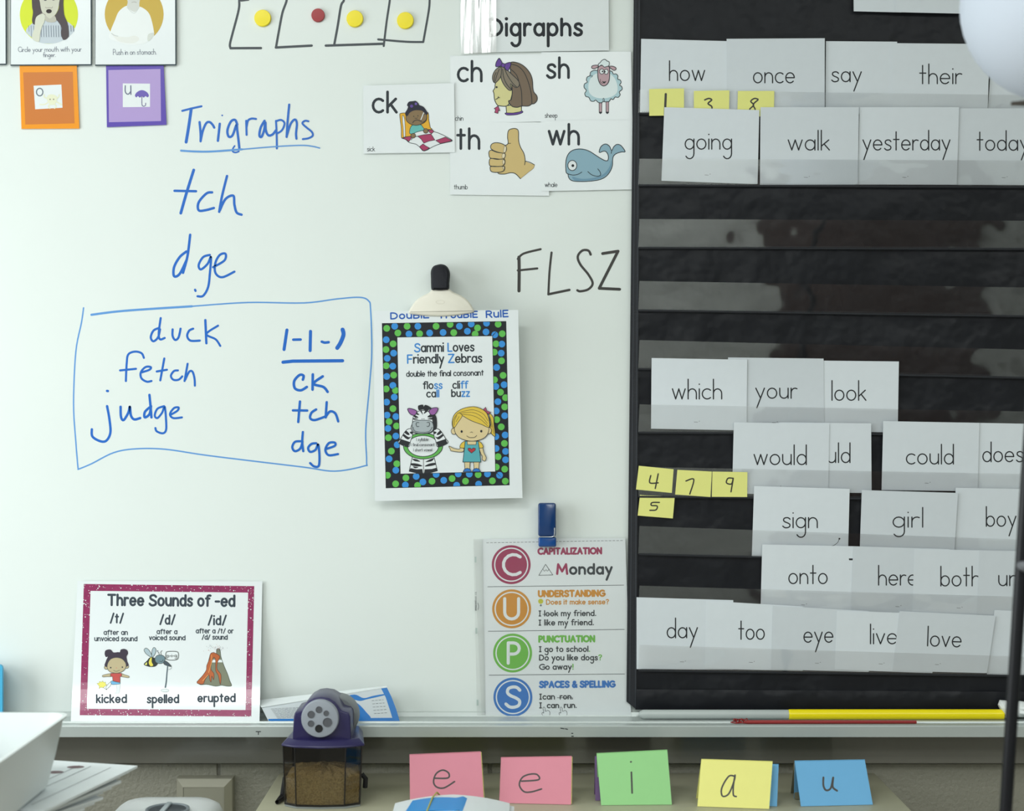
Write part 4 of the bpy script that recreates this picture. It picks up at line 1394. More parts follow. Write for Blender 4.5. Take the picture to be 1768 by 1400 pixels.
sheet('backing', [(1096, -90), (2050, -90), (2050, 1236), (1084, 1212)], chart_map(0.0075), FAB, pc, 0.0015, 24, 60)
Q = [(1095, -90), (1106, -90), (1099, 1225), (1081.5, 1211)]
sheet('side_hem', Q, flat(0.0092), HEM, pc, 0.0016)
k = Ink()
k.lines('1104.3,-90 1101.5,320 1098.5,760 1097,1222; 1098.5,-90 1094,500 1087,1210', 0.7, ink(74, 78, 86), False)
k.build('hem_stitching', pc, flat(0.0094))
sheet('bottom_hem', [(1099, 1190), (2050, 1196), (2050, 1238), (1097, 1225)], lambda x, y, oo: W(x, y, 0.0098 + 0.0025 * math.sin((y - 1190) / 36 * math.pi) + oo), FAB, pc, 0.0016, 24, 8)
GY = 4.5e-5
ROWS = {  # row: top-left, bottom-left, top-right(1768), bottom-right, extra
    'A': (155, 195, 164, 200), 'B': (274, 319, 277, 322), 'C': (378, 427, 381, 429), 'D': (485, 535, 496, 545), 'E': (587, 636, 603, 651),
    'F': (698, 746, 710, 750), 'G': (806, 857, 818, 862), 'H': (908, 956, 931, 972), 'I': (1011, 1058, 1030, 1072), 'J': (1113, 1157, 1133, 1166)}
for r, (a, b, c, d) in ROWS.items():
    e = (c - a) / 660 * 300
    f = (d - b) / 660 * 300
    mp = (lambda b, d: lambda x, y, oo: W(x, y, 0.0134 + GY * ((b + (d - b) * (x - 1105) / 663) - y) + oo))(b, d)
    st = sheet('clear_pocket', [(1104, a), (2050, c + e), (2050, d + f), (1102, b)], mp, FILM, pc, 0.0001, 8, 2)
    k = Ink()
    x = 1108
    while x < 1768:
        y = b - 2.2 + (d - b) * (x - 1105) / 663
        k.lay = 4
        k._stroke([(x, y), (x + 2.0, y)], 0.5, ink(66, 70, 76))
        x += 3.6
    k.build('stitching', st, mp)
    sheet('pocket_seam', [(1103, b - 1), (2050, d + f - 1), (2050, d + f + 2.4), (1103, b + 2)], lambda x, y, oo, mp=mp: mp(x, y, oo + 0.0003), HEM, st, 0.0006, 8, 1)

CARDS = [mat('white_card' + n_, (217 + a, 224 + a, 230 + a), 0.55, gain=1.0, vary=0.025, bscale=70, spec=0.3) for n_, a in (('', 0), ('_bright', 4), ('_dull', -6))]
CARD = CARDS[0]
WI = ink(40, 42, 46)


def word_card(row, order, quad, word, x0, x1, yb, label, lift=0.0, xh=17.4, y1=None, mark=True, d0=0.0095):
    yref = max(quad[2][1], quad[3][1])
    mp = flat(d0 + order * 0.0008, GY, yref, lift, quad[0][0])
    o = sheet('word_card', quad, mp, CARDS[(order + len(word)) % 3], thick=0.0005)
    tag(o, label, 'card', 'word cards in the pocket chart')
    k = Ink()
    if word:
        text(k, word, x0, yb, x1, y1 or yb, xh, 2.15, WI, asc=1.95, gap=3.0)
        k.build('lettering', o, mp)
    if mark:
        k = Ink()
        cx = (quad[2][0] + quad[3][0]) / 2 - 4
        cy = (quad[2][1] + quad[3][1]) / 2 - 13
        k.line([(cx - 4, cy), (cx + 2, cy + 0.3)], 0.8, ink(120, 124, 130), False)
        k.line([(cx + 4.4, cy - 1.4), (cx + 5.4, cy - 1.4)], 0.9, ink(120, 124, 130), False)
        k.build('small_print', o, mp)
    return o


def wl(w, extra=''):
    return 'white word card reading "%s"%s' % (w, extra)


word_card('A', 0, [(1107, 67), (1256, 71), (1255, 195), (1105, 195)], 'how', 1156, 1216.5, 139, wl('how', ' at the top left of the chart'), mark=False)
word_card('A', 1, [(1254.5, 67), (1424, 66), (1424, 196), (1255, 196)], 'once', 1301, 1371.5, 143, wl('once', ' between the how and say cards'), 1.2e-5, mark=False)
word_card('A', 0, [(1426, 71), (1549, 72), (1549, 197), (1425, 197)], 'say', 1436, 1487, 141, wl('say', ' in the top row'), mark=False, xh=17)
word_card('A', 1, [(1540, 74.5), (1709, 76), (1705, 198), (1540, 198)], 'their', 1588, 1660, 144.5, wl('their', ' in the top row'), 1.2e-5, mark=False)
word_card('A', 0, [(1711, 110), (1860, 112), (1860, 199), (1705, 199)], '', 0, 0, 0, 'blank part of a white card peeking out below the lamp globe', mark=False)
word_card('B', 1, [(1147, 185), (1311, 190), (1308, 318), (1142, 312)], 'going', 1183, 1263, 257.5, wl('going', ' under the yellow notes 1, 3 and 8'))
word_card('B', 1, [(1313, 185), (1483, 185), (1481, 319), (1312, 319)], 'walk', 1361, 1432, 259, wl('walk', ' in the second row'), 0.6e-5)
word_card('B', 0, [(1484, 185), (1656, 185), (1652, 319), (1481, 319)], 'yesterday', 1490, 1640, 259, wl('yesterday', ' in the second row'), 1.0e-5)
word_card('B', 0, [(1656, 187), (1824, 187), (1824, 320), (1652, 319)], 'today', 1687, 1776, 259.5, wl('today', ' cut off by the right edge'))
word_card('F', 2, [(1125, 618), (1290, 621), (1289, 743), (1124, 740)], 'which', 1161, 1246, 688.7, wl('which', ' overlapping the your card'), 0.6e-5)
word_card('F', 1, [(1257, 617), (1422, 619), (1423, 744), (1259, 741)], 'your', 1305, 1375.5, 687.5, wl('your', ' between the which and look cards'))
word_card('F', 0, [(1420, 622.5), (1552, 624), (1550, 747), (1421, 744)], 'look', 1436.5, 1495, 691, wl('look', ' right of the your card'))
word_card('G', 1, [(1267, 729), (1432, 732), (1430, 855), (1264, 852)], 'would', 1302, 1392, 802, wl('would', ' in full, left of another partly hidden card'))
word_card('G', 0, [(1345, 729), (1504, 731), (1505, 851), (1345, 850)], 'should', 1373, 1467.5, 798.5, 'half-hidden word card showing only "uld" behind the would card', mark=False)
word_card('G', 1, [(1525, 727), (1691, 730), (1688, 848), (1522, 846)], 'could', 1565, 1646, 801, wl('could', ' left of the does card'), 0.6e-5)
word_card('G', 0, [(1690, 730), (1856, 733), (1856, 853), (1688, 850)], 'does', 1697, 1766, 797, wl('does', ' at the right edge'))
word_card('H', 0, [(1302, 839), (1467, 844), (1464, 962), (1298, 961)], 'sign', 1351.5, 1411, 911, wl('sign', ' with a small pen stroke in its corner'), mark=False)
word_card('H', 1, [(1488, 846), (1654, 851), (1647, 963), (1484, 958)], 'girl', 1542, 1593, 910, wl('girl', ' between the sign and boy cards'), 1.2e-5, mark=False)
word_card('H', 0, [(1650, 842), (1816, 845), (1816, 966), (1646, 964)], 'boy', 1703, 1754, 908.5, wl('boy', ' just left of the black lamp pole'), mark=False)
word_card('I', 0, [(1316, 940), (1473, 943), (1470, 1058), (1313, 1056)], 'onto', 1362, 1428, 1007.5, wl('onto', ' at the left of its row'))
word_card('I', 1, [(1473, 943), (1640, 948), (1640, 1062), (1469, 1058)], 'here', 1517, 1583, 1010, 'word card reading "here", its last letter covered by the both card', mark=True)
word_card('I', 2, [(1578.5, 948), (1745, 951), (1745, 1064), (1575, 1061)], 'both', 1624.5, 1692, 1011.5, wl('both', ' overlapping the here card'))
word_card('I', 3, [(1691, 950), (1858, 953), (1858, 1066), (1686, 1064)], 'under', 1724.5, 1812, 1011, 'word card starting "un" behind the black lamp pole', mark=False)
word_card('J', 0, [(1099, 1031), (1266, 1036), (1266, 1156), (1099, 1155)], 'day', 1152, 1204, 1101, wl('day', ' at the bottom left of the chart'))
word_card('J', 1, [(1219, 1037), (1386, 1047), (1386, 1158), (1217, 1154.5)], 'too', 1275.5, 1319.5, 1103.6, wl('too', ' in the bottom row'))
word_card('J', 2, [(1334, 1045.5), (1500, 1055), (1500, 1160), (1331, 1155.5)], 'eye', 1388, 1438, 1108.7, wl('eye', ' in the bottom row'))
word_card('J', 3, [(1445, 1054), (1612, 1060), (1610, 1162), (1441, 1156)], 'live', 1503, 1548.5, 1111.4, 'word card reading "live", its edge covered by the love card')
word_card('J', 4, [(1553, 1055), (1719, 1063), (1704, 1162), (1541, 1158)], 'love', 1601.5, 1659, 1115, wl('love', ', tilted, overlapping the live card'), y1=1117)
word_card('J', 0, [(1717, 1053), (1884, 1060), (1884, 1168), (1704, 1164)], '', 0, 0, 0, 'white card mostly behind the black lamp pole, bottom row', mark=False)
k = Ink(1080, 600, 2.57)
k.line('892,880 918,880 940,866 948,850', 0.8, WI)
k.circ(949, 848, 4, WI)
sg = [o for o in COL.objects if o.get('label', '').startswith('white word card reading "sign"')][0]
k.build('pen_stroke', sg, flat(0.0095, GY, 962))

for quad, lab in (([(1473, -70), (1560, -70), (1556, 21.5), (1474, 19.5)], 'white paper hanging over the top edge, left of the wider one'),
                  ([(1545, -70), (1860, -70), (1860, 28), (1546, 21)], 'wide white paper hanging over the top edge by the globe')):
    o = sheet('hanging_paper', quad, flat(0.0165 if quad[0][0] < 1500 else 0.018, 2e-5, 20), CARD, nx=4, ny=2)
    tag(o, lab, 'paper', 'white papers at the top of the chart')

# sticky notes
NOTE = mat('yellow_note', (234, 234, 140), 0.7, gain=0.98, vary=0.02, bscale=60)


def note(quad, strokes, fr, label, d0, yref, w=2.3):
    mp = flat(d0, GY, yref)
    o = sheet('sticky_note', quad, mp, NOTE, thick=0.0002)
    tag(o, label, 'sticky note', 'yellow sticky notes with numbers')
    k = Ink(*fr)
    k.lines(strokes, w, MARKER_BLACK)
    k.build('handwriting', o, mp)


f4, f2 = (1080, 0, 4), (1080, 600, 2.57)
note([(1120.7, 153.7), (1181, 152.5), (1181, 199), (1121, 200)], '278,650 272,790', f4, 'yellow sticky note numbered 1, under the how card', 0.0140, 195, 4.0)
note([(1198, 157), (1259.5, 156), (1258.5, 201), (1198, 201)], '547,690 575,680 595,690 570,715 595,735 592,760 560,775', f4, 'yellow sticky note numbered 3, half covered by the going card', 0.0140, 195, 2.6)
note([(1274, 157), (1337, 157), (1336, 201), (1273, 201)], '915,685 890,680 865,700 885,725 858,755 880,775 895,755 882,722 915,690', f4, 'yellow sticky note numbered 8, under the once card', 0.0140, 195, 2.4)
note([(1103, 804), (1163, 810), (1160, 851), (1098, 845)], '112,568 108,600 145,600; 145,560 132,625', f2, 'yellow sticky note numbered 4, above the note numbered 5', 0.0140, 857)
note([(1169.5, 811), (1229, 814), (1226.7, 858), (1165.6, 853.7)], '268,592 303,585 285,650', f2, 'yellow sticky note numbered 7, between the notes 4 and 9', 0.0140, 857)
note([(1230, 814), (1290.5, 815), (1290, 858), (1229, 857.6)], '478,580 455,580 448,600 470,605 478,580 468,640', f2, 'yellow sticky note numbered 9, touching the would card', 0.0140, 857)
note([(1105, 854), (1165, 857.6), (1161.7, 895), (1101, 890)], '150,687 118,688 115,700 140,703 135,720 108,722', f2, 'yellow sticky note numbered 5, lowest of the notes', 0.0112, 895)

# ------------------------------------------------------------------ things lying on the marker tray
pt = empty('pointer_stick', W(1400, 1240, 0.03), 'yellow and grey pointer stick with white hand end, lying on the tray', 'pointer')
zc = Z_TRAY + 0.0074
dd = 0.026
X = lambda px, d=dd: (px - CX) * S * (D - d) / D
Solid().tube([(X(1104), -dd, zc), (X(1110), -dd, zc), (X(1361), -dd, zc)], [0.004, 0.0068, 0.0068], 20).build('grey_tube', mat('grey_plastic', (176, 184, 182), 0.4, gain=1.0), pt, smooth=True)
Solid().tube([(X(1361.2), -dd, zc), (X(1363), -dd, zc), (X(1364), -dd, zc), (X(1732), -dd, zc)], [0.0068, 0.0074, 0.0074, 0.0074], 20).build('yellow_grip', mat('yellow_grip', (248, 222, 4), 0.3, gain=1.05), pt, smooth=True)
zh = zc + 0.0068
WHP = mat('white_plastic', (232, 236, 236), 0.35, gain=0.98)
Solid().tube([(X(1729), -dd, zh), (X(1731), -dd, zh + 0.001), (X(1735), -dd, zh + 0.0012), (X(1738), -dd, zh)], [0.009, 0.0135, 0.0125, 0.006], 20).build('cuff', WHP, pt, smooth=True)
h = Solid()
h.tube([(X(1737), -dd, zh), (X(1745), -dd, zh + 0.001), (X(1760), -dd, zh + 0.001), (X(1775), -dd, zh), (X(1784), -dd, zh)], [0.006, 0.0095, 0.012, 0.011, 0.004], 16)
h.build('hand', WHP, pt, smooth=True)
fg = Solid()
for i, (oy, oz) in enumerate(((-0.009, 0.004), (-0.010, -0.002))):
    fg.tube([(X(1757), -dd + oy, zh + oz), (X(1766), -dd + oy - 0.003, zh + oz), (X(1775), -dd + oy, zh + oz)], [0.0025, 0.0035, 0.0025], 10)
fg.tube([(X(1775), -dd, zh + 0.003), (X(1800), -dd, zh + 0.003), (X(1812), -dd, zh + 0.003)], [0.004, 0.0038, 0.002], 10)
fg.build('fingers', WHP, pt, smooth=True)

RED = mat('dark_red_plastic', (140, 34, 34), 0.4, gain=1.1)
rd = empty('red_wand', W(1420, 1247, 0.057), 'thin dark red rod with looped red string, in front of the yellow pointer', 'rod')
d2 = 0.0575
z2 = Z_TRAY + 0.0028
Solid().tube([(X(1284, d2), -d2, z2), (X(1290, d2), -d2, z2), (X(1582, d2), -d2, z2)], [0.002, 0.0028, 0.0024], 12).build('rod', RED, rd, smooth=True)
pts = []
for i in range(40):
    a = i * 0.9
    pts.append((X(1268 + i * 0.52, d2) + 0.003 * math.cos(a * 1.3), -d2 + 0.002 * math.sin(a * 2.1), Z_TRAY + 0.0045 + 0.003 * math.sin(a)))
Solid().tube([(X(1285, d2), -d2, Z_TRAY + 0.002), (X(1270, d2), -d2 - 0.002, Z_TRAY + 0.0016), (X(1262, d2), -d2, Z_TRAY + 0.0024), (X(1270, d2), -d2 + 0.002, Z_TRAY + 0.004)] + pts, 0.0008, 6).build('string_loop', RED, rd, smooth=True)

# booklet standing in the tray
BLUEP = mat('booklet_blue', (28, 112, 186), 0.25, gain=1.05)
zb = Z_TRAY + 0.001
db = 0.046
bm_ = plane(W(465, 700 + (ZC - zb) / (S * (D - db) / D), db), W(691, 700 + (ZC - zb) / (S * (D - db) / D), db), W(570, 1195, 0.034))
bk = sheet('booklet', [(452, 1222), (668, 1187), (691, 1248), (465, 1248)], bm_, mat('booklet_paper', (196, 204, 208), 0.4, gain=1.0), thick=0.002)
tag(bk, 'blue and white printed booklet propped on the tray behind the sharpener', 'booklet')
k = Ink()
k.poly('463,1241 688,1239 691,1248 465,1248', BLUEP)
k.poly('658,1188.5 668,1187 676,1203 684,1224 691,1248 680,1248 673,1225 666,1204', BLUEP)
k.fill('590,1205 612,1199 628,1205 645,1201 664,1198 664,1200 648,1204 634,1207 622,1210 612,1208', BLUEP)
k.fill('595,1213 612,1212 622,1218 632,1229 640,1240 622,1240 612,1232 600,1222', BLUEP)
k.build('printed_map', bk, bm_)
k = Ink()
for i in range(9):
    y = 1224 + i * 2.0
    dashed(468 + i * 1.4, y, 520, y - 3.0, 5 + (i % 3), 1.2, 0.5)
k.build('printed_text', bk, bm_)
k = Ink()
for i in range(5):
    dashed(642 + i * 1.0, 1209.5 + i * 5.6, 662 + i * 1.6, 1208 + i * 5.6, 4, 2, 0.6)
k.build('printed_text', bk, bm_)
fl = Solid()
rA, rB = [], []
for i in range(13):
    u = i / 12
    a = bm_(452 + 216 * u, 1222 - 35 * u, 0)
    rA.append(a + Vector((0, -0.0008, 0.0006)))
    rB.append(a + Vector((-0.016 * (1 - u), 0.028 * (1 - u) + 0.006 * u, 0.0035 * (1 - u) + 0.0008)))
vs = rA + rB + [p + Vector((0, 0, 0.0008)) for p in rA] + [p + Vector((0, 0, 0.0008)) for p in rB]
n = 13
fs = []
for i in range(n - 1):
    fs += [[i, i + 1, n + i + 1, n + i], [2 * n + i, 3 * n + i, 3 * n + i + 1, 2 * n + i + 1], [n + i, n + i + 1, 3 * n + i + 1, 3 * n + i], [i, 2 * n + i, 2 * n + i + 1, i + 1]]
fs += [[0, n, 3 * n, 2 * n], [n - 1, 3 * n - 1, 4 * n - 1, 2 * n - 1]]
fl.add(vs, fs)
fl.build('folded_cover', GLOSSY_PAPER, bk, smooth=True)

# light blue box at the left edge
bb = slab(rr(-70, 1146, 6.5, 1243, 7), 0.012, 0.045, 2)
o = bb.build('plastic_box', mat('sky_blue_plastic', (70, 172, 214), 0.35, gain=1.0), smooth=True)
tag(o, 'sky blue plastic box at the left edge, behind the white bin', 'box')

# ------------------------------------------------------------------ low bookcase under the board
BEIGE = mat('beige_laminate', (176, 174, 150), 0.45, gain=1.05, vary=0.03, bscale=25)
bx0, bx1 = (478 - CX) * S, (1516 - CX) * S
bkc = empty('bookcase', ((bx0 + bx1) / 2, -0.16, 0), 'low beige bookcase under the tray carrying sharpener and tent cards', 'bookcase')
Solid().box(bx0, bx1, -0.335, 0.0195, Z_TOP - 0.028, Z_TOP).build('top', BEIGE, bkc, bevel=0.003)
for x in (bx0 + 0.004, bx1 - 0.024):
    Solid().box(x, x + 0.02, -0.325, 0.018, 0.0, Z_TOP - 0.0282).build('side_panel', BEIGE, bkc)
for z in (0.05, 0.40):
    Solid().box(bx0 + 0.0245, bx1 - 0.0245, -0.32, 0.0, z, z + 0.02).build('shelf', BEIGE, bkc)
Solid().box(bx0 + 0.0245, bx1 - 0.0245, 0.002, 0.012, 0.0, Z_TOP - 0.0285).build('back_panel', BEIGE, bkc)


# ------------------------------------------------------------------ folded letter cards
def tent(front, m, label, name='tent_card', letter=None, w=2.8, lean=0.024, spread=0.043, edge=None, shrink=0.0):
    tl, tr, br, bl = front
    pb = []
    for p in (bl, br):
        d = depth_on(p[1], Z_TOP + 0.0006)
        pb.append(W(p[0], p[1], d))
    pt_ = []
    for p, b in ((tl, pb[0]), (tr, pb[1])):
        pt_.append(W(p[0], p[1], -b.y - lean))
    pt_[1] = plane(pt_[0], pb[0], pb[1])(tr[0], tr[1], 0)
    back = [Vector((pt_[i].x + (pb[i].x - pt_[i].x) * 0.6, pb[i].y + spread, Z_TOP + 0.0006)) for i in (0, 1)]
    th = 0.0008
    sd = Solid()

    def panel(a, b, c, d, off):
        n = (b - a).cross(d - a).normalized() * off
        v = [a, b, c, d, a + n, b + n, c + n, d + n]
        sd.add(v, [[0, 1, 2, 3], [7, 6, 5, 4], [0, 4, 5, 1], [1, 5, 6, 2], [2, 6, 7, 3], [3, 7, 4, 0]])
    panel(pt_[0], pt_[1], pb[1], pb[0], -th if ((pt_[1] - pt_[0]).cross(pb[0] - pt_[0])).y < 0 else th)
    panel(pt_[0], pt_[1], back[1], back[0], th if ((pt_[1] - pt_[0]).cross(back[0] - pt_[0])).y < 0 else -th)
    o = sd.build(name, m)
    tag(o, label, 'card', 'folded tent cards on the bookcase')
    if letter:
        k = Ink(*letter[1])
        k.lines(letter[0], w, MARKER_BLACK)
        k.build('handwritten_letter', o, plane(pt_[0], pt_[1], pb[0]))
    return o


PINK = mat('pink_card', (222, 140, 158), 0.65, gain=1.0, vary=0.02, bscale=80)
GREEN = mat('green_card', (156, 216, 146), 0.65, gain=1.0, vary=0.02, bscale=80)
LEMON = mat('lemon_card', (240, 236, 140), 0.65, gain=1.0, vary=0.02, bscale=80)
SKY = mat('sky_card', (112, 180, 228), 0.65, gain=1.0, vary=0.02, bscale=80)
PURP = mat('purple_card_plain', (120, 92, 140), 0.65, gain=1.0)
OLIVE = mat('olive_card', (120, 116, 92), 0.65, gain=1.0)
t1, t2 = (660, 1220, 3.929), (1060, 1180, 2.497)
tent([(707, 1302), (830, 1297), (836, 1391), (708, 1391)], PINK, 'pink tent card with letter e, nearest the pencil sharpener', letter=('360,485 445,483 450,450 410,430 365,455 348,510 370,545 420,550 490,508', t1))
tent([(865, 1307), (987, 1305), (986, 1389), (862, 1386)], PINK, 'pink tent card with letter e, beside the green card', letter=('945,505 1060,495 1050,460 1000,458 950,480 930,530 960,575 1010,578 1080,558', t1))
tent([(1030, 1300), (1152, 1294), (1160, 1389), (1038, 1390)], GREEN, 'green tent card with letter i', letter=('1690,445 1695,585; 1686,374 1688,374', t1), w=3.0)
tent([(1211, 1310), (1334, 1314), (1328, 1396.5), (1204, 1392)], LEMON, 'yellow tent card with letter a', letter=('522,400 495,400 465,450 468,485 495,475 518,420 522,395 515,440 515,480 527,487', t2), w=2.8)
tent([(1372, 1313), (1493, 1311), (1507, 1389), (1383, 1392)], SKY, 'blue tent card with letter u, at the right end', letter=('903,405 903,440 915,460 935,450 945,405 943,445 962,462', t2), w=3.4)
tent([(709, 1303.5), (831.4, 1298.5), (837.4, 1389), (711, 1389)], LEMON, 'yellow folded card edge nested inside the pink card nearest the sharpener', 'folded_card', lean=0.0225, spread=0.040)
tent([(867, 1308.5), (988.4, 1306.5), (987.4, 1387.5), (864, 1384.5)], LEMON, 'yellow folded card edge nested inside the pink card beside the green one', 'folded_card', lean=0.0225, spread=0.040)
tent([(1027, 1305), (1148, 1300), (1150, 1380), (1028, 1382)], PURP, 'purple folded card showing behind the green card', 'folded_card', lean=0.018, spread=0.034)
tent([(1216, 1318), (1344.5, 1319), (1341.5, 1392), (1214, 1388)], SKY, 'blue folded card showing behind the yellow card', 'folded_card', lean=0.020, spread=0.042)
tent([(1370.5, 1317), (1491, 1314.5), (1500, 1378), (1372, 1380)], OLIVE, 'olive folded card showing behind the blue u card', 'folded_card', lean=0.018, spread=0.034)

# ------------------------------------------------------------------ pencil sharpener
PURPLE = mat('purple_plastic', (41, 36, 82), 0.3, gain=1.0)
GREYP = mat('sharpener_grey', (150, 156, 166), 0.4, gain=1.0)
DARKG = mat('dark_cavity', (26, 26, 28), 0.8, gain=1.0)
ds = depth_on(1396, Z_TOP)             # front of its base
sm = (D - ds) / D * S                  # metres per pixel there
sx = lambda px: (px - CX) * sm
sz = lambda py: ZC - (py - CY) * sm
yf = -ds
sh = empty('pencil_sharpener', (sx(555), yf + 0.06, Z_TOP), 'purple electric pencil sharpener with grey dial and smoky bin of shavings', 'pencil sharpener')


def prism_z(outline, zs):
    return Solid().rings([[(x0 + (x - x0) * k_, y0 + (y - y0) * k_, z) for x, y in outline] for z, k_ in zs for x0, y0 in [(sx(555), yf + 0.05)]])


def bin_outline(x0, xa, xb, x1, bow, depth):
    return [(sx(x0), yf + 0.012), (sx(xa), yf), (sx((xa + xb) / 2), yf - bow), (sx(xb), yf), (sx(x1), yf + 0.012), (sx(x1) - 0.010, yf + depth), (sx(x0) + 0.004, yf + depth)]


SMOKE = bpy.data.materials.new('smoky_plastic')
SMOKE.use_nodes = True
nt = SMOKE.node_tree
nt.nodes.clear()
_o = nt.nodes.new('ShaderNodeOutputMaterial')
_m = nt.nodes.new('ShaderNodeMixShader')
_t = nt.nodes.new('ShaderNodeBsdfTransparent')
_t.inputs[0].default_value = (0.50, 0.46, 0.44, 1)
_g = nt.nodes.new('ShaderNodeBsdfGlossy')
_g.inputs['Roughness'].default_value = 0.06
_f = facing(nt)
nt.links.new(_f.outputs[0], _m.inputs[0])
nt.links.new(_t.outputs[0], _m.inputs[1])
nt.links.new(_g.outputs[0], _m.inputs[2])
nt.links.new(_m.outputs[0], _o.inputs[0])

bo = bin_outline(486, 509, 597, 624, 0.003, 0.085)
b_ = Solid()
zt, zb_ = sz(1289), sz(1391)
rows = [[(sx(555) + (x - sx(555)) * kk, y, z) for x, y in bo] for z, kk in ((zt, 1.0), (zb_, 0.95))]
b_.rings(rows, True, False)
b_.build('shavings_bin', SMOKE, sh)
fr = Solid()
for px in (486.5, 509, 597, 623.5):
    kx = lambda z_k: sx(555) + (sx(px) - sx(555)) * z_k
    yy = yf - 0.0008 if 500 < px < 610 else yf + 0.0112
    fr.tube([(kx(1.0), yy, zt), (kx(0.95), yy, zb_)], 0.0009, 6)
fr.tube([(sx(555) + (x - sx(555)) * 0.95, y - 0.0006, zb_) for x, y in bo[:5]], 0.001, 6)
fr.build('bin_edges', mat('smoky_edge', (30, 28, 28), 0.3, gain=1.0), sh)
# shavings: a heap with a rough surface
SHAV = mat('pencil_shavings', (172, 134, 90), 0.9, gain=1.9, vary=0.8, bscale=420, bump=1.0)
hp = Solid()
ins = [(sx(555) + (x - sx(555)) * 0.93, (y - yf - 0.04) * 0.93 + yf + 0.04) for x, y in bo]
N_R = 20
inner = []
for i in range(7):
    a, b = ins[i], ins[(i + 1) % 7]
    for j in range(6):
        inner.append((a[0] + (b[0] - a[0]) * j / 6, a[1] + (b[1] - a[1]) * j / 6))
c0 = (sx(555), yf + 0.04)
rg = [[(x, y, zb_ + 0.001) for x, y in [(c0[0] + (x - c0[0]) * 0.97, y) for x, y in inner]]]
zh = sz(1338)
rg.append([(x, y, zh - 0.004 + random.uniform(-0.002, 0.002)) for x, y in inner])
for q in (0.75, 0.45, 0.15):
    rg.append([(c0[0] + (x - c0[0]) * q, c0[1] + (y - c0[1]) * q, zh + (1 - q) * 0.006 + random.uniform(-0.002, 0.002)) for x, y in inner])
hp.rings(rg)
o = hp.build('shavings', SHAV, sh)
tag(o, kind='stuff')
Solid().box(sx(492), sx(606), yf + 0.066, yf + 0.08, sz(1336), zt - 0.002).build('motor_column', DARKG, sh)
br_ = bin_outline(484, 508, 598, 628, 0.006, 0.09)
f_ = Solid().rings([[(x, y - (0.003 if dz < 0.002 else 0), zt + dz) for x, y in br_] for dz in (-0.001, 0.0015)] + [[(sx(555) + (x - sx(555)) * 0.86, y * 1.0 + 0.004, zt + 0.0085) for x, y in br_]])
f_.build('lid', PURPLE, sh, bevel=0.001)
hd_o = [(503, 1281), (505, 1240), (507, 1233), (518, 1229), (522, 1222), (530, 1213), (541, 1207), (553, 1205.5), (566, 1207.5), (577, 1214), (584, 1223), (588, 1229), (601, 1233), (604, 1240), (604.5, 1281)]
hs = Solid().rings([[(sx(x), yf + 0.075, sz(y)) for x, y in hd_o], [(sx(x), yf + 0.012, sz(y)) for x, y in hd_o], [(sx(x), yf + 0.009, sz(y)) for x, y in inset(hd_o, 1.5)]])
hs.build('head', PURPLE, sh, bevel=0.001)
gb = Solid().lathe([(38 * sm, -0.03), (38 * sm, -0.004), (35 * sm, 0.0)], (sx(573), yf + 0.05, sz(1253)), 40, 'y')
gb.build('rear_housing', mat('sharpener_rear_grey', (120, 124, 128), 0.4, gain=1.0), sh, smooth=True)
dc = (sx(552), yf + 0.0085, sz(1241.4))
R_ = 32.6 * sm
Solid().lathe([(R_, 0.0), (R_, 0.006), (R_ * 0.96, 0.008), (R_ * 0.9, 0.0085)], dc, 48, 'y').build('dial', GREYP, sh, smooth=True)
for i, (hx, hy, hr) in enumerate(((762, 380, 30), (836, 416, 25), (848, 508, 42), (762, 570, 35), (682, 520, 29), (684, 428, 33))):
    px_, py_ = 420 + hx / 5.833, 1160 + hy / 5.833
    rr_ = hr / 5.833 * sm
    c_ = (sx(px_), dc[1] - 0.0080, sz(py_))
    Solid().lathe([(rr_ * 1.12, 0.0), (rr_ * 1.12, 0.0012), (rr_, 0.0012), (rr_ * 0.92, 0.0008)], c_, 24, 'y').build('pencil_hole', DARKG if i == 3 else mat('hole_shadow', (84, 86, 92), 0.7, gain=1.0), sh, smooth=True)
bs = [(sx(555) + (x - sx(555)) * 0.97, y) for x, y in bin_outline(487, 509, 597, 623, 0.003, 0.095)]
Solid().rings([[(x, y, z) for x, y in bs] for z in (Z_TOP, zb_ - 0.0004)]).build('base', mat('sharpener_base', (146, 152, 154), 0.45, gain=1.0), sh, bevel=0.001)
Solid().tube([(sx(489), yf + 0.06, sz(1352)), (sx(480), yf + 0.06, sz(1362)), (sx(476), yf + 0.055, Z_TOP + 0.0035), (sx(474), yf + 0.02, Z_TOP + 0.0035), (sx(500), yf + 0.1, Z_TOP + 0.0035)], 0.003, 8).build('power_cord', mat('black_cord', (28, 28, 30), 0.5, gain=1.0), sh, smooth=True)
Solid().tube([(sx(618), yf + 0.05, sz(1352)), (sx(625), yf + 0.05, sz(1360)), (sx(624), yf + 0.05, sz(1376))], 0.0035, 8).build('side_latch', DARKG, sh, smooth=True)

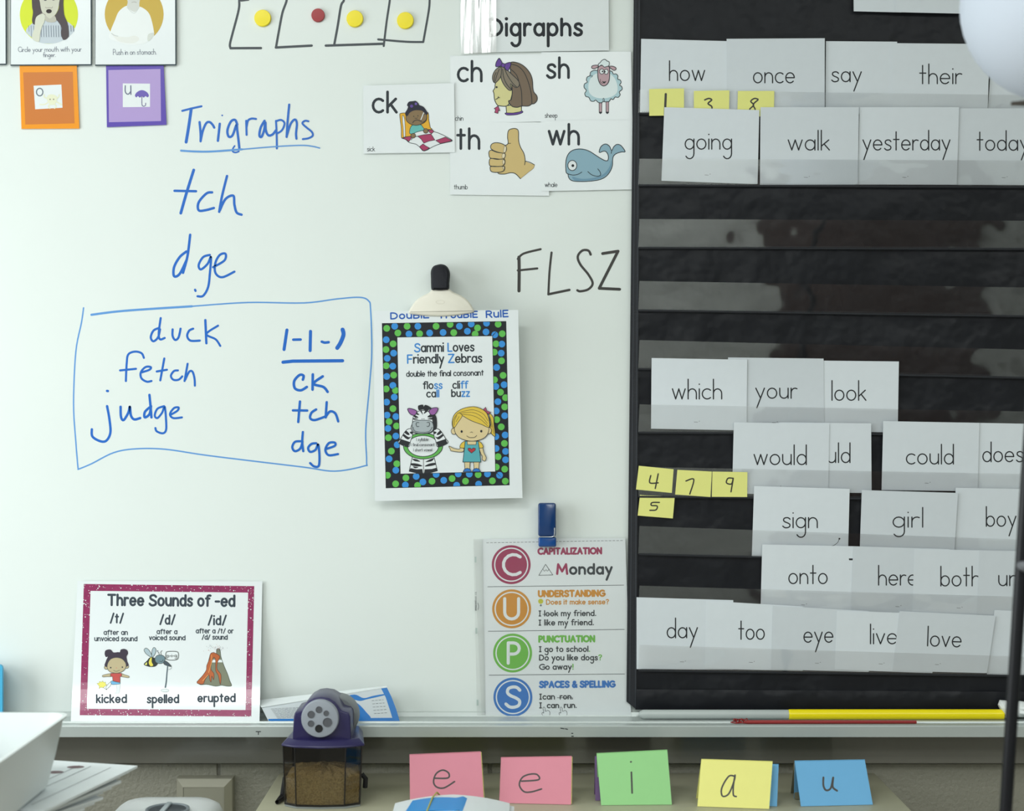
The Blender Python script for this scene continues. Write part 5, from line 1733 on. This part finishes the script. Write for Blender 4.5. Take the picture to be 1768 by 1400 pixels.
# ------------------------------------------------------------------ rubber-banded bundle in front of the tent cards
bu = empty('card_bundle', (X(785, 0.25), -0.25, Z_TOP), 'rubber-banded bundle of white paper strips with a blue card on top', 'bundle')
zt_ = ZC - (1374 - CY) * S * (D - 0.215) / D
ub = lambda px, d: (px - CX) * S * (D - d) / D
x0_, x1_ = ub(686, 0.23), ub(884, 0.23)
nlay = 7
for i in range(nlay):
    z = Z_TOP + 0.002 + (zt_ - Z_TOP - 0.005) * i / (nlay - 1)
    sd = Solid()
    jx, jy = random.uniform(-0.006, 0.006), random.uniform(-0.004, 0.004)
    A, B = [], []
    for j in range(11):
        u = j / 10
        sag = -0.010 * (2 * u - 1) ** 2 * (0.3 + 0.7 * i / nlay)
        A.append((x0_ + (x1_ - x0_) * u + jx, -0.212 + jy - 0.010 * abs(2 * u - 1), z + sag + 0.004))
        B.append((x0_ + (x1_ - x0_) * u + jx, -0.300 + jy, z + sag + 0.004))
    vs = A + B + [(p[0], p[1], p[2] + 0.0012) for p in A] + [(p[0], p[1], p[2] + 0.0012) for p in B]
    n = 11
    fs = []
    for j in range(n - 1):
        fs += [[j, n + j, n + j + 1, j + 1], [2 * n + j, 2 * n + j + 1, 3 * n + j + 1, 3 * n + j], [j, j + 1, 2 * n + j + 1, 2 * n + j], [n + j, 3 * n + j, 3 * n + j + 1, n + j + 1]]
    fs += [[0, 2 * n, 3 * n, n], [n - 1, 2 * n - 1, 4 * n - 1, 3 * n - 1]]
    if i == 0:
        vs = [(v[0], v[1], max(v[2], Z_TOP + 0.0004)) for v in vs]
    sd.add(vs, fs)
    sd.build('paper_strip', PAPER, bu)
sd = Solid()
A, B = [], []
for j in range(9):
    u = j / 8
    zz = zt_ + 0.0012 - 0.004 * (2 * u - 1) ** 2 + (0.003 if j in (7,) else 0)
    A.append((ub(712, 0.24) + (ub(812, 0.24) - ub(712, 0.24)) * u, -0.236 + 0.004 * u, zz + 0.0012))
    B.append((ub(700, 0.28) + (ub(806, 0.28) - ub(700, 0.28)) * u, -0.296, zz + 0.0012))
n = 9
vs = A + B + [(p[0], p[1], p[2] + 0.001) for p in A + B]
fs = []
for j in range(n - 1):
    fs += [[j, n + j, n + j + 1, j + 1], [2 * n + j, 2 * n + j + 1, 3 * n + j + 1, 3 * n + j], [j, j + 1, 2 * n + j + 1, 2 * n + j], [n + j, 3 * n + j, 3 * n + j + 1, n + j + 1]]
sd.add(vs, fs + [[0, 2 * n, 3 * n, n], [n - 1, 2 * n - 1, 4 * n - 1, 3 * n - 1]])
sd.build('blue_card', mat('bright_blue_card', (34, 146, 220), 0.5, gain=1.0), bu, smooth=True)
Solid().tube([(ub(760, 0.215), -0.2, Z_TOP + 0.012), (ub(759, 0.215), -0.205, zt_ - 0.002), (ub(754, 0.22), -0.214, zt_ + 0.0045), (ub(746, 0.25), -0.24, zt_ + 0.0045), (ub(738, 0.29), -0.30, zt_ + 0.0030), (ub(737, 0.29), -0.304, Z_TOP + 0.01)], 0.0011, 8).build('rubber_band', mat('rubber_band', (176, 176, 84), 0.6, gain=1.1), bu, smooth=True)

# ------------------------------------------------------------------ left: steel wall plate, white appliance
STEEL = mat('brushed_steel', (178, 176, 160), 0.3, 0.45, gain=1.0)
p0 = lambda px: (px - CX) * S
z0 = lambda py: ZC - (py - CY) * S
wp = empty('wall_plate', (p0(352), 0.02, z0(1390)), 'raised steel cover plate on the block wall above the white appliance', 'wall plate')
sd = Solid()
xa, xb, za, zb2 = p0(304), p0(401), z0(1440), z0(1344)
R0 = lambda k_, y: [(xa + k_, y, za + k_), (xb - k_, y, za + k_), (xb - k_, y, zb2 - k_), (xa + k_, y, zb2 - k_)]
sd.rings([R0(0, 0.0198), R0(0, 0.004), R0(0.001, 0.002), R0(0.011, -0.006), R0(0.012, -0.006)], True, False)
sd.build('frame', STEEL, wp)
Solid().box(xa + 0.0122, xb - 0.0122, -0.0055, 0.018, za + 0.0122, zb2 - 0.0122).build('cover', STEEL, wp)

ap = empty('appliance', (p0(300), -0.2, 0), 'white plastic floor-standing appliance with round grey dial, below the steel plate', 'appliance')
dz = 0.115
fx = lambda px, d: (px - CX) * S * (D - d) / D
zap = ZC - (1380 - CY) * S * (D - dz - 0.04) / D
xa, xb = fx(214, dz), fx(392, dz)


def rrect(x0, x1, y0, y1, r, n=6):
    out = []
    for cx, cy, a in ((x1 - r, y1 - r, 0), (x0 + r, y1 - r, 90), (x0 + r, y0 + r, 180), (x1 - r, y0 + r, 270)):
        out += [(cx + r * math.cos(math.radians(a + 90 * i / n)), cy + r * math.sin(math.radians(a + 90 * i / n))) for i in range(n + 1)]
    return out


rg = []
for z, s_, bulge in ((0.0, 0.0, 0), (zap - 0.02, 0.0, 0), (zap - 0.010, 0.004, 0), (zap - 0.004, 0.012, 0), (zap - 0.001, 0.03, 0), (zap + 0.001, 0.05, 0)):
    rg.append([(x, y, z) for x, y in rrect(xa + s_, xb - s_, -0.33 + s_, -dz - s_, 0.03 if s_ < 0.03 else 0.02)])
Solid().rings(rg).build('housing', WHP, ap, smooth=True)
cxa = (xa + xb) / 2 + 0.012
Solid().lathe([(0.029, 0), (0.029, 0.003), (0.0265, 0.0035), (0.025, 0.002)], (cxa, -0.215, zap + 0.0008), 40).build('dial_ring', mat('dial_grey', (128, 136, 142), 0.35, gain=1.0), ap, smooth=True)
Solid().lathe([(0.0245, 0), (0.0245, 0.0022), (0.023, 0.0026)], (cxa, -0.215, zap + 0.0008), 40).build('dial_face', mat('dial_dark', (70, 76, 82), 0.3, gain=1.0), ap, smooth=True)
Solid().box(cxa - 0.006, cxa + 0.001, -0.238, -0.192, zap + 0.0034, zap + 0.007).build('dial_pointer', mat('dial_bar', (180, 190, 194), 0.3, gain=1.0), ap, bevel=0.001)

# ------------------------------------------------------------------ left: table, worksheets, white bin
ZT = 0.858
tb = empty('side_table', (-0.95, -0.62, 0), 'small table at the left under the worksheets and white bin', 'table')
TBL = mat('table_top', (150, 140, 120), 0.5, gain=1.0)
Solid().box(-1.35, -0.60, -0.98, -0.27, ZT - 0.025, ZT).build('top', TBL, tb, bevel=0.003)
for x in (-1.32, -0.66):
    for y in (-0.95, -0.33):
        Solid().box(x, x + 0.035, y, y + 0.035, 0, ZT - 0.0252).build('leg', TBL, tb)


def worksheet(i, n, z, cx, cy, ang, th, first=[None]):
    w_, h_ = 0.28, 0.216
    sd = Solid()
    NX = 10
    pts = []
    for kz in (0, th):
        for j in (0, 1):
            for q in range(NX + 1):
                u = q / NX
                x, y = -w_ * (1 - u), -h_ * j
                droop = 0.0
                pts.append((cx + x * math.cos(ang) - y * math.sin(ang), cy + x * math.sin(ang) + y * math.cos(ang), z + kz + droop))
    m_ = NX + 1
    fs = []
    for q in range(NX):
        fs += [[q, q + 1, m_ + q + 1, m_ + q], [2 * m_ + q, 3 * m_ + q, 3 * m_ + q + 1, 2 * m_ + q + 1], [q, 2 * m_ + q, 2 * m_ + q + 1, q + 1], [m_ + q, m_ + q + 1, 3 * m_ + q + 1, 3 * m_ + q]]
    fs += [[0, m_, 3 * m_, 2 * m_], [m_ - 1, 3 * m_ - 1, 4 * m_ - 1, 2 * m_ - 1]]
    sd.add(pts, fs)
    o = sd.build('worksheet', PAPER)
    return o, lambda u, v: (cx - w_ * (1 - u) * math.cos(ang) + h_ * v * math.sin(ang), cy - w_ * (1 - u) * math.sin(ang) - h_ * v * math.cos(ang), z + th + 0.0002)


NW = 9
zs = ZT + 0.0004
for i in range(NW):
    th = 0.0030
    j = NW - 1 - i
    cx_, cy_ = -0.487 + 0.004 * (i % 3) - 0.004 * j, -0.305 - 0.012 * j + 0.003 * (i % 2)
    ang = math.radians(-14 - 2.2 * j + (i % 2) * 1.5)
    o, uv = worksheet(i, NW, zs, cx_, cy_, ang, th)
    if i < NW - 1:
        tag(o, 'white worksheet in the fanned pile beneath the white bin', 'paper', 'worksheets piled under the white bin')
    else:
        tag(o, 'top worksheet of the pile beneath the white bin, with dark printed spots', 'paper', 'worksheets piled under the white bin')
        pr = Solid()
        for (u, v) in ((0.74, 0.12), (0.70, 0.26), (0.66, 0.44), (0.72, 0.62), (0.76, 0.80)):
            c_ = uv(u, v)
            pr.add([(c_[0] + 0.011 * math.cos(a * math.pi / 8), c_[1] + 0.007 * math.sin(a * math.pi / 8), c_[2]) for a in range(16)], [list(range(16))])
        pr.build('printed_spots', ink(110, 84, 88), o)
        pr = Solid()
        for u in (0.74, 0.80, 0.9):
            a, b = uv(u, 0.08), uv(u, 0.92)
            pr.add([(a[0] - 0.0006, a[1], a[2]), (a[0] + 0.0006, a[1], a[2]), (b[0] + 0.0006, b[1], b[2]), (b[0] - 0.0006, b[1], b[2])], [[0, 1, 2, 3]])
        pr.build('printed_lines', ink(120, 126, 130), o)
    zs += th + 0.0005

zbin = zs + 0.0006
BINM = mat('white_bin_plastic', (228, 234, 234), 0.35, gain=0.98)
bn = empty('storage_bin', (-0.72, -0.62, zbin), 'white plastic bin of papers at the left edge, on the worksheets', 'bin')
H_ = 0.0835
bn_s = Solid()
prof = [(0.0, 0.012, 0.004), (0.004, 0.004, 0.0), (H_ * 0.5, -0.004, 0.0), (H_ - 0.004, -0.0105, 0), (H_, -0.014, 0), (H_ + 0.0015, -0.0145, 0), (H_ + 0.0015, -0.010, 0), (H_ * 0.5, -0.001, 0), (0.006, 0.008, 0)]
BX0, BX1, BY0, BY1 = -0.87, -0.552, -0.80, -0.405
bn_s.rings([[(x, y, zbin + z) for x, y in rrect(BX0 + s_, BX1 - s_, BY0 + s_, BY1 - s_, 0.022)] for z, s_, _ in prof], True, True)
bn_s.build('bin_body', BINM, bn, smooth=True)
for i in range(5):
    a = math.radians(-18 + 3 * i)
    xx, yy = -0.60 - 0.028 * i, -0.43 - 0.012 * i
    sd = Solid()
    ux, uz = math.sin(a), math.cos(a)
    ht, dp = 0.095 + 0.004 * (i % 3), 0.22
    P_ = [(xx, yy, zbin + 0.0085), (xx, yy - dp, zbin + 0.0085), (xx + ux * ht, yy - dp, zbin + 0.0085 + uz * ht * 0.86), (xx + ux * ht, yy, zbin + 0.0085 + uz * ht * 0.9)]
    Q_ = [(p[0] - 0.002, p[1], p[2] + 0.0003) for p in P_]
    sd.add(P_ + Q_, [[0, 1, 2, 3], [7, 6, 5, 4], [0, 4, 5, 1], [1, 5, 6, 2], [2, 6, 7, 3], [3, 7, 4, 0]])
    o = sd.build('paper_sheet', PAPER)
    tag(o, 'white paper sheet standing inside the white bin at the left', 'paper', 'sheets in the white bin')

# ------------------------------------------------------------------ floor lamp in the right foreground
dl = 0.62
lx = lambda px: (px - CX) * S * (D - dl) / D
lz = lambda py: ZC - (py - CY) * S * (D - dl) / D
BLK = mat('black_metal', (15, 16, 22), 0.4, spec=0.35, gain=1.0)
lp_top = Vector((lx(1816), -dl, lz(150)))
dirv = Vector((lx(1737) - lx(1814), 0, lz(1400) - lz(178)))
tbase = lp_top.z / -dirv.z
lp_bot = lp_top + dirv * tbase
lmp = empty('floor_lamp', (lp_bot.x, lp_bot.y, 0), 'black pole floor lamp with frosted white globe in the right foreground', 'lamp')
Solid().tube([lp_top, lp_bot + Vector((0, 0, 0.018))], 0.0066, 20).build('pole', BLK, lmp, smooth=True)
Solid().lathe([(0.13, 0.0), (0.13, 0.012), (0.12, 0.018), (0.012, 0.022)], (lp_bot.x, lp_bot.y, 0.0), 48).build('base', BLK, lmp, smooth=True)
kp = Vector((lx(1764), -dl, lz(975)))
Solid().tube([kp + Vector((-0.004, -0.006, 0)), kp + Vector((-0.002, -0.016, 0)), kp + Vector((0, -0.02, 0))], [0.004, 0.006, 0.002], 14).build('knob', mat('grey_knob', (110, 112, 118), 0.4, gain=1.0), lmp, smooth=True)
GLB = mat('white_globe', (214, 222, 236), 0.6, spec=0.2, gain=0.95, vary=0.02, bscale=12)
gr = 175 * S * (D - dl) / D
gc = Vector((lx(1839), -dl, lz(0)))
prof = [(gr * math.sin(math.radians(a)), -gr * math.cos(math.radians(a))) for a in range(10, 171, 8)]
Solid().lathe(prof, gc, 56).build('globe', GLB, lmp, smooth=True)
Solid().lathe([(0.022, -0.004), (0.024, 0.004), (0.02, 0.012)], (gc.x - 0.004, gc.y, gc.z - gr - 0.004), 28).build('collar', mat('teal_collar', (70, 92, 104), 0.4, gain=1.0), lmp, smooth=True)
Solid().tube([gc + Vector((-0.004, 0, -gr - 0.008)), Vector((lx(1768), -dl, lz(178))), Vector((lx(1746), -dl, lz(179)))], [0.004, 0.003, 0.0022], 10).build('bracket', mat('dark_bracket', (74, 68, 62), 0.5, gain=1.0), lmp, smooth=True)
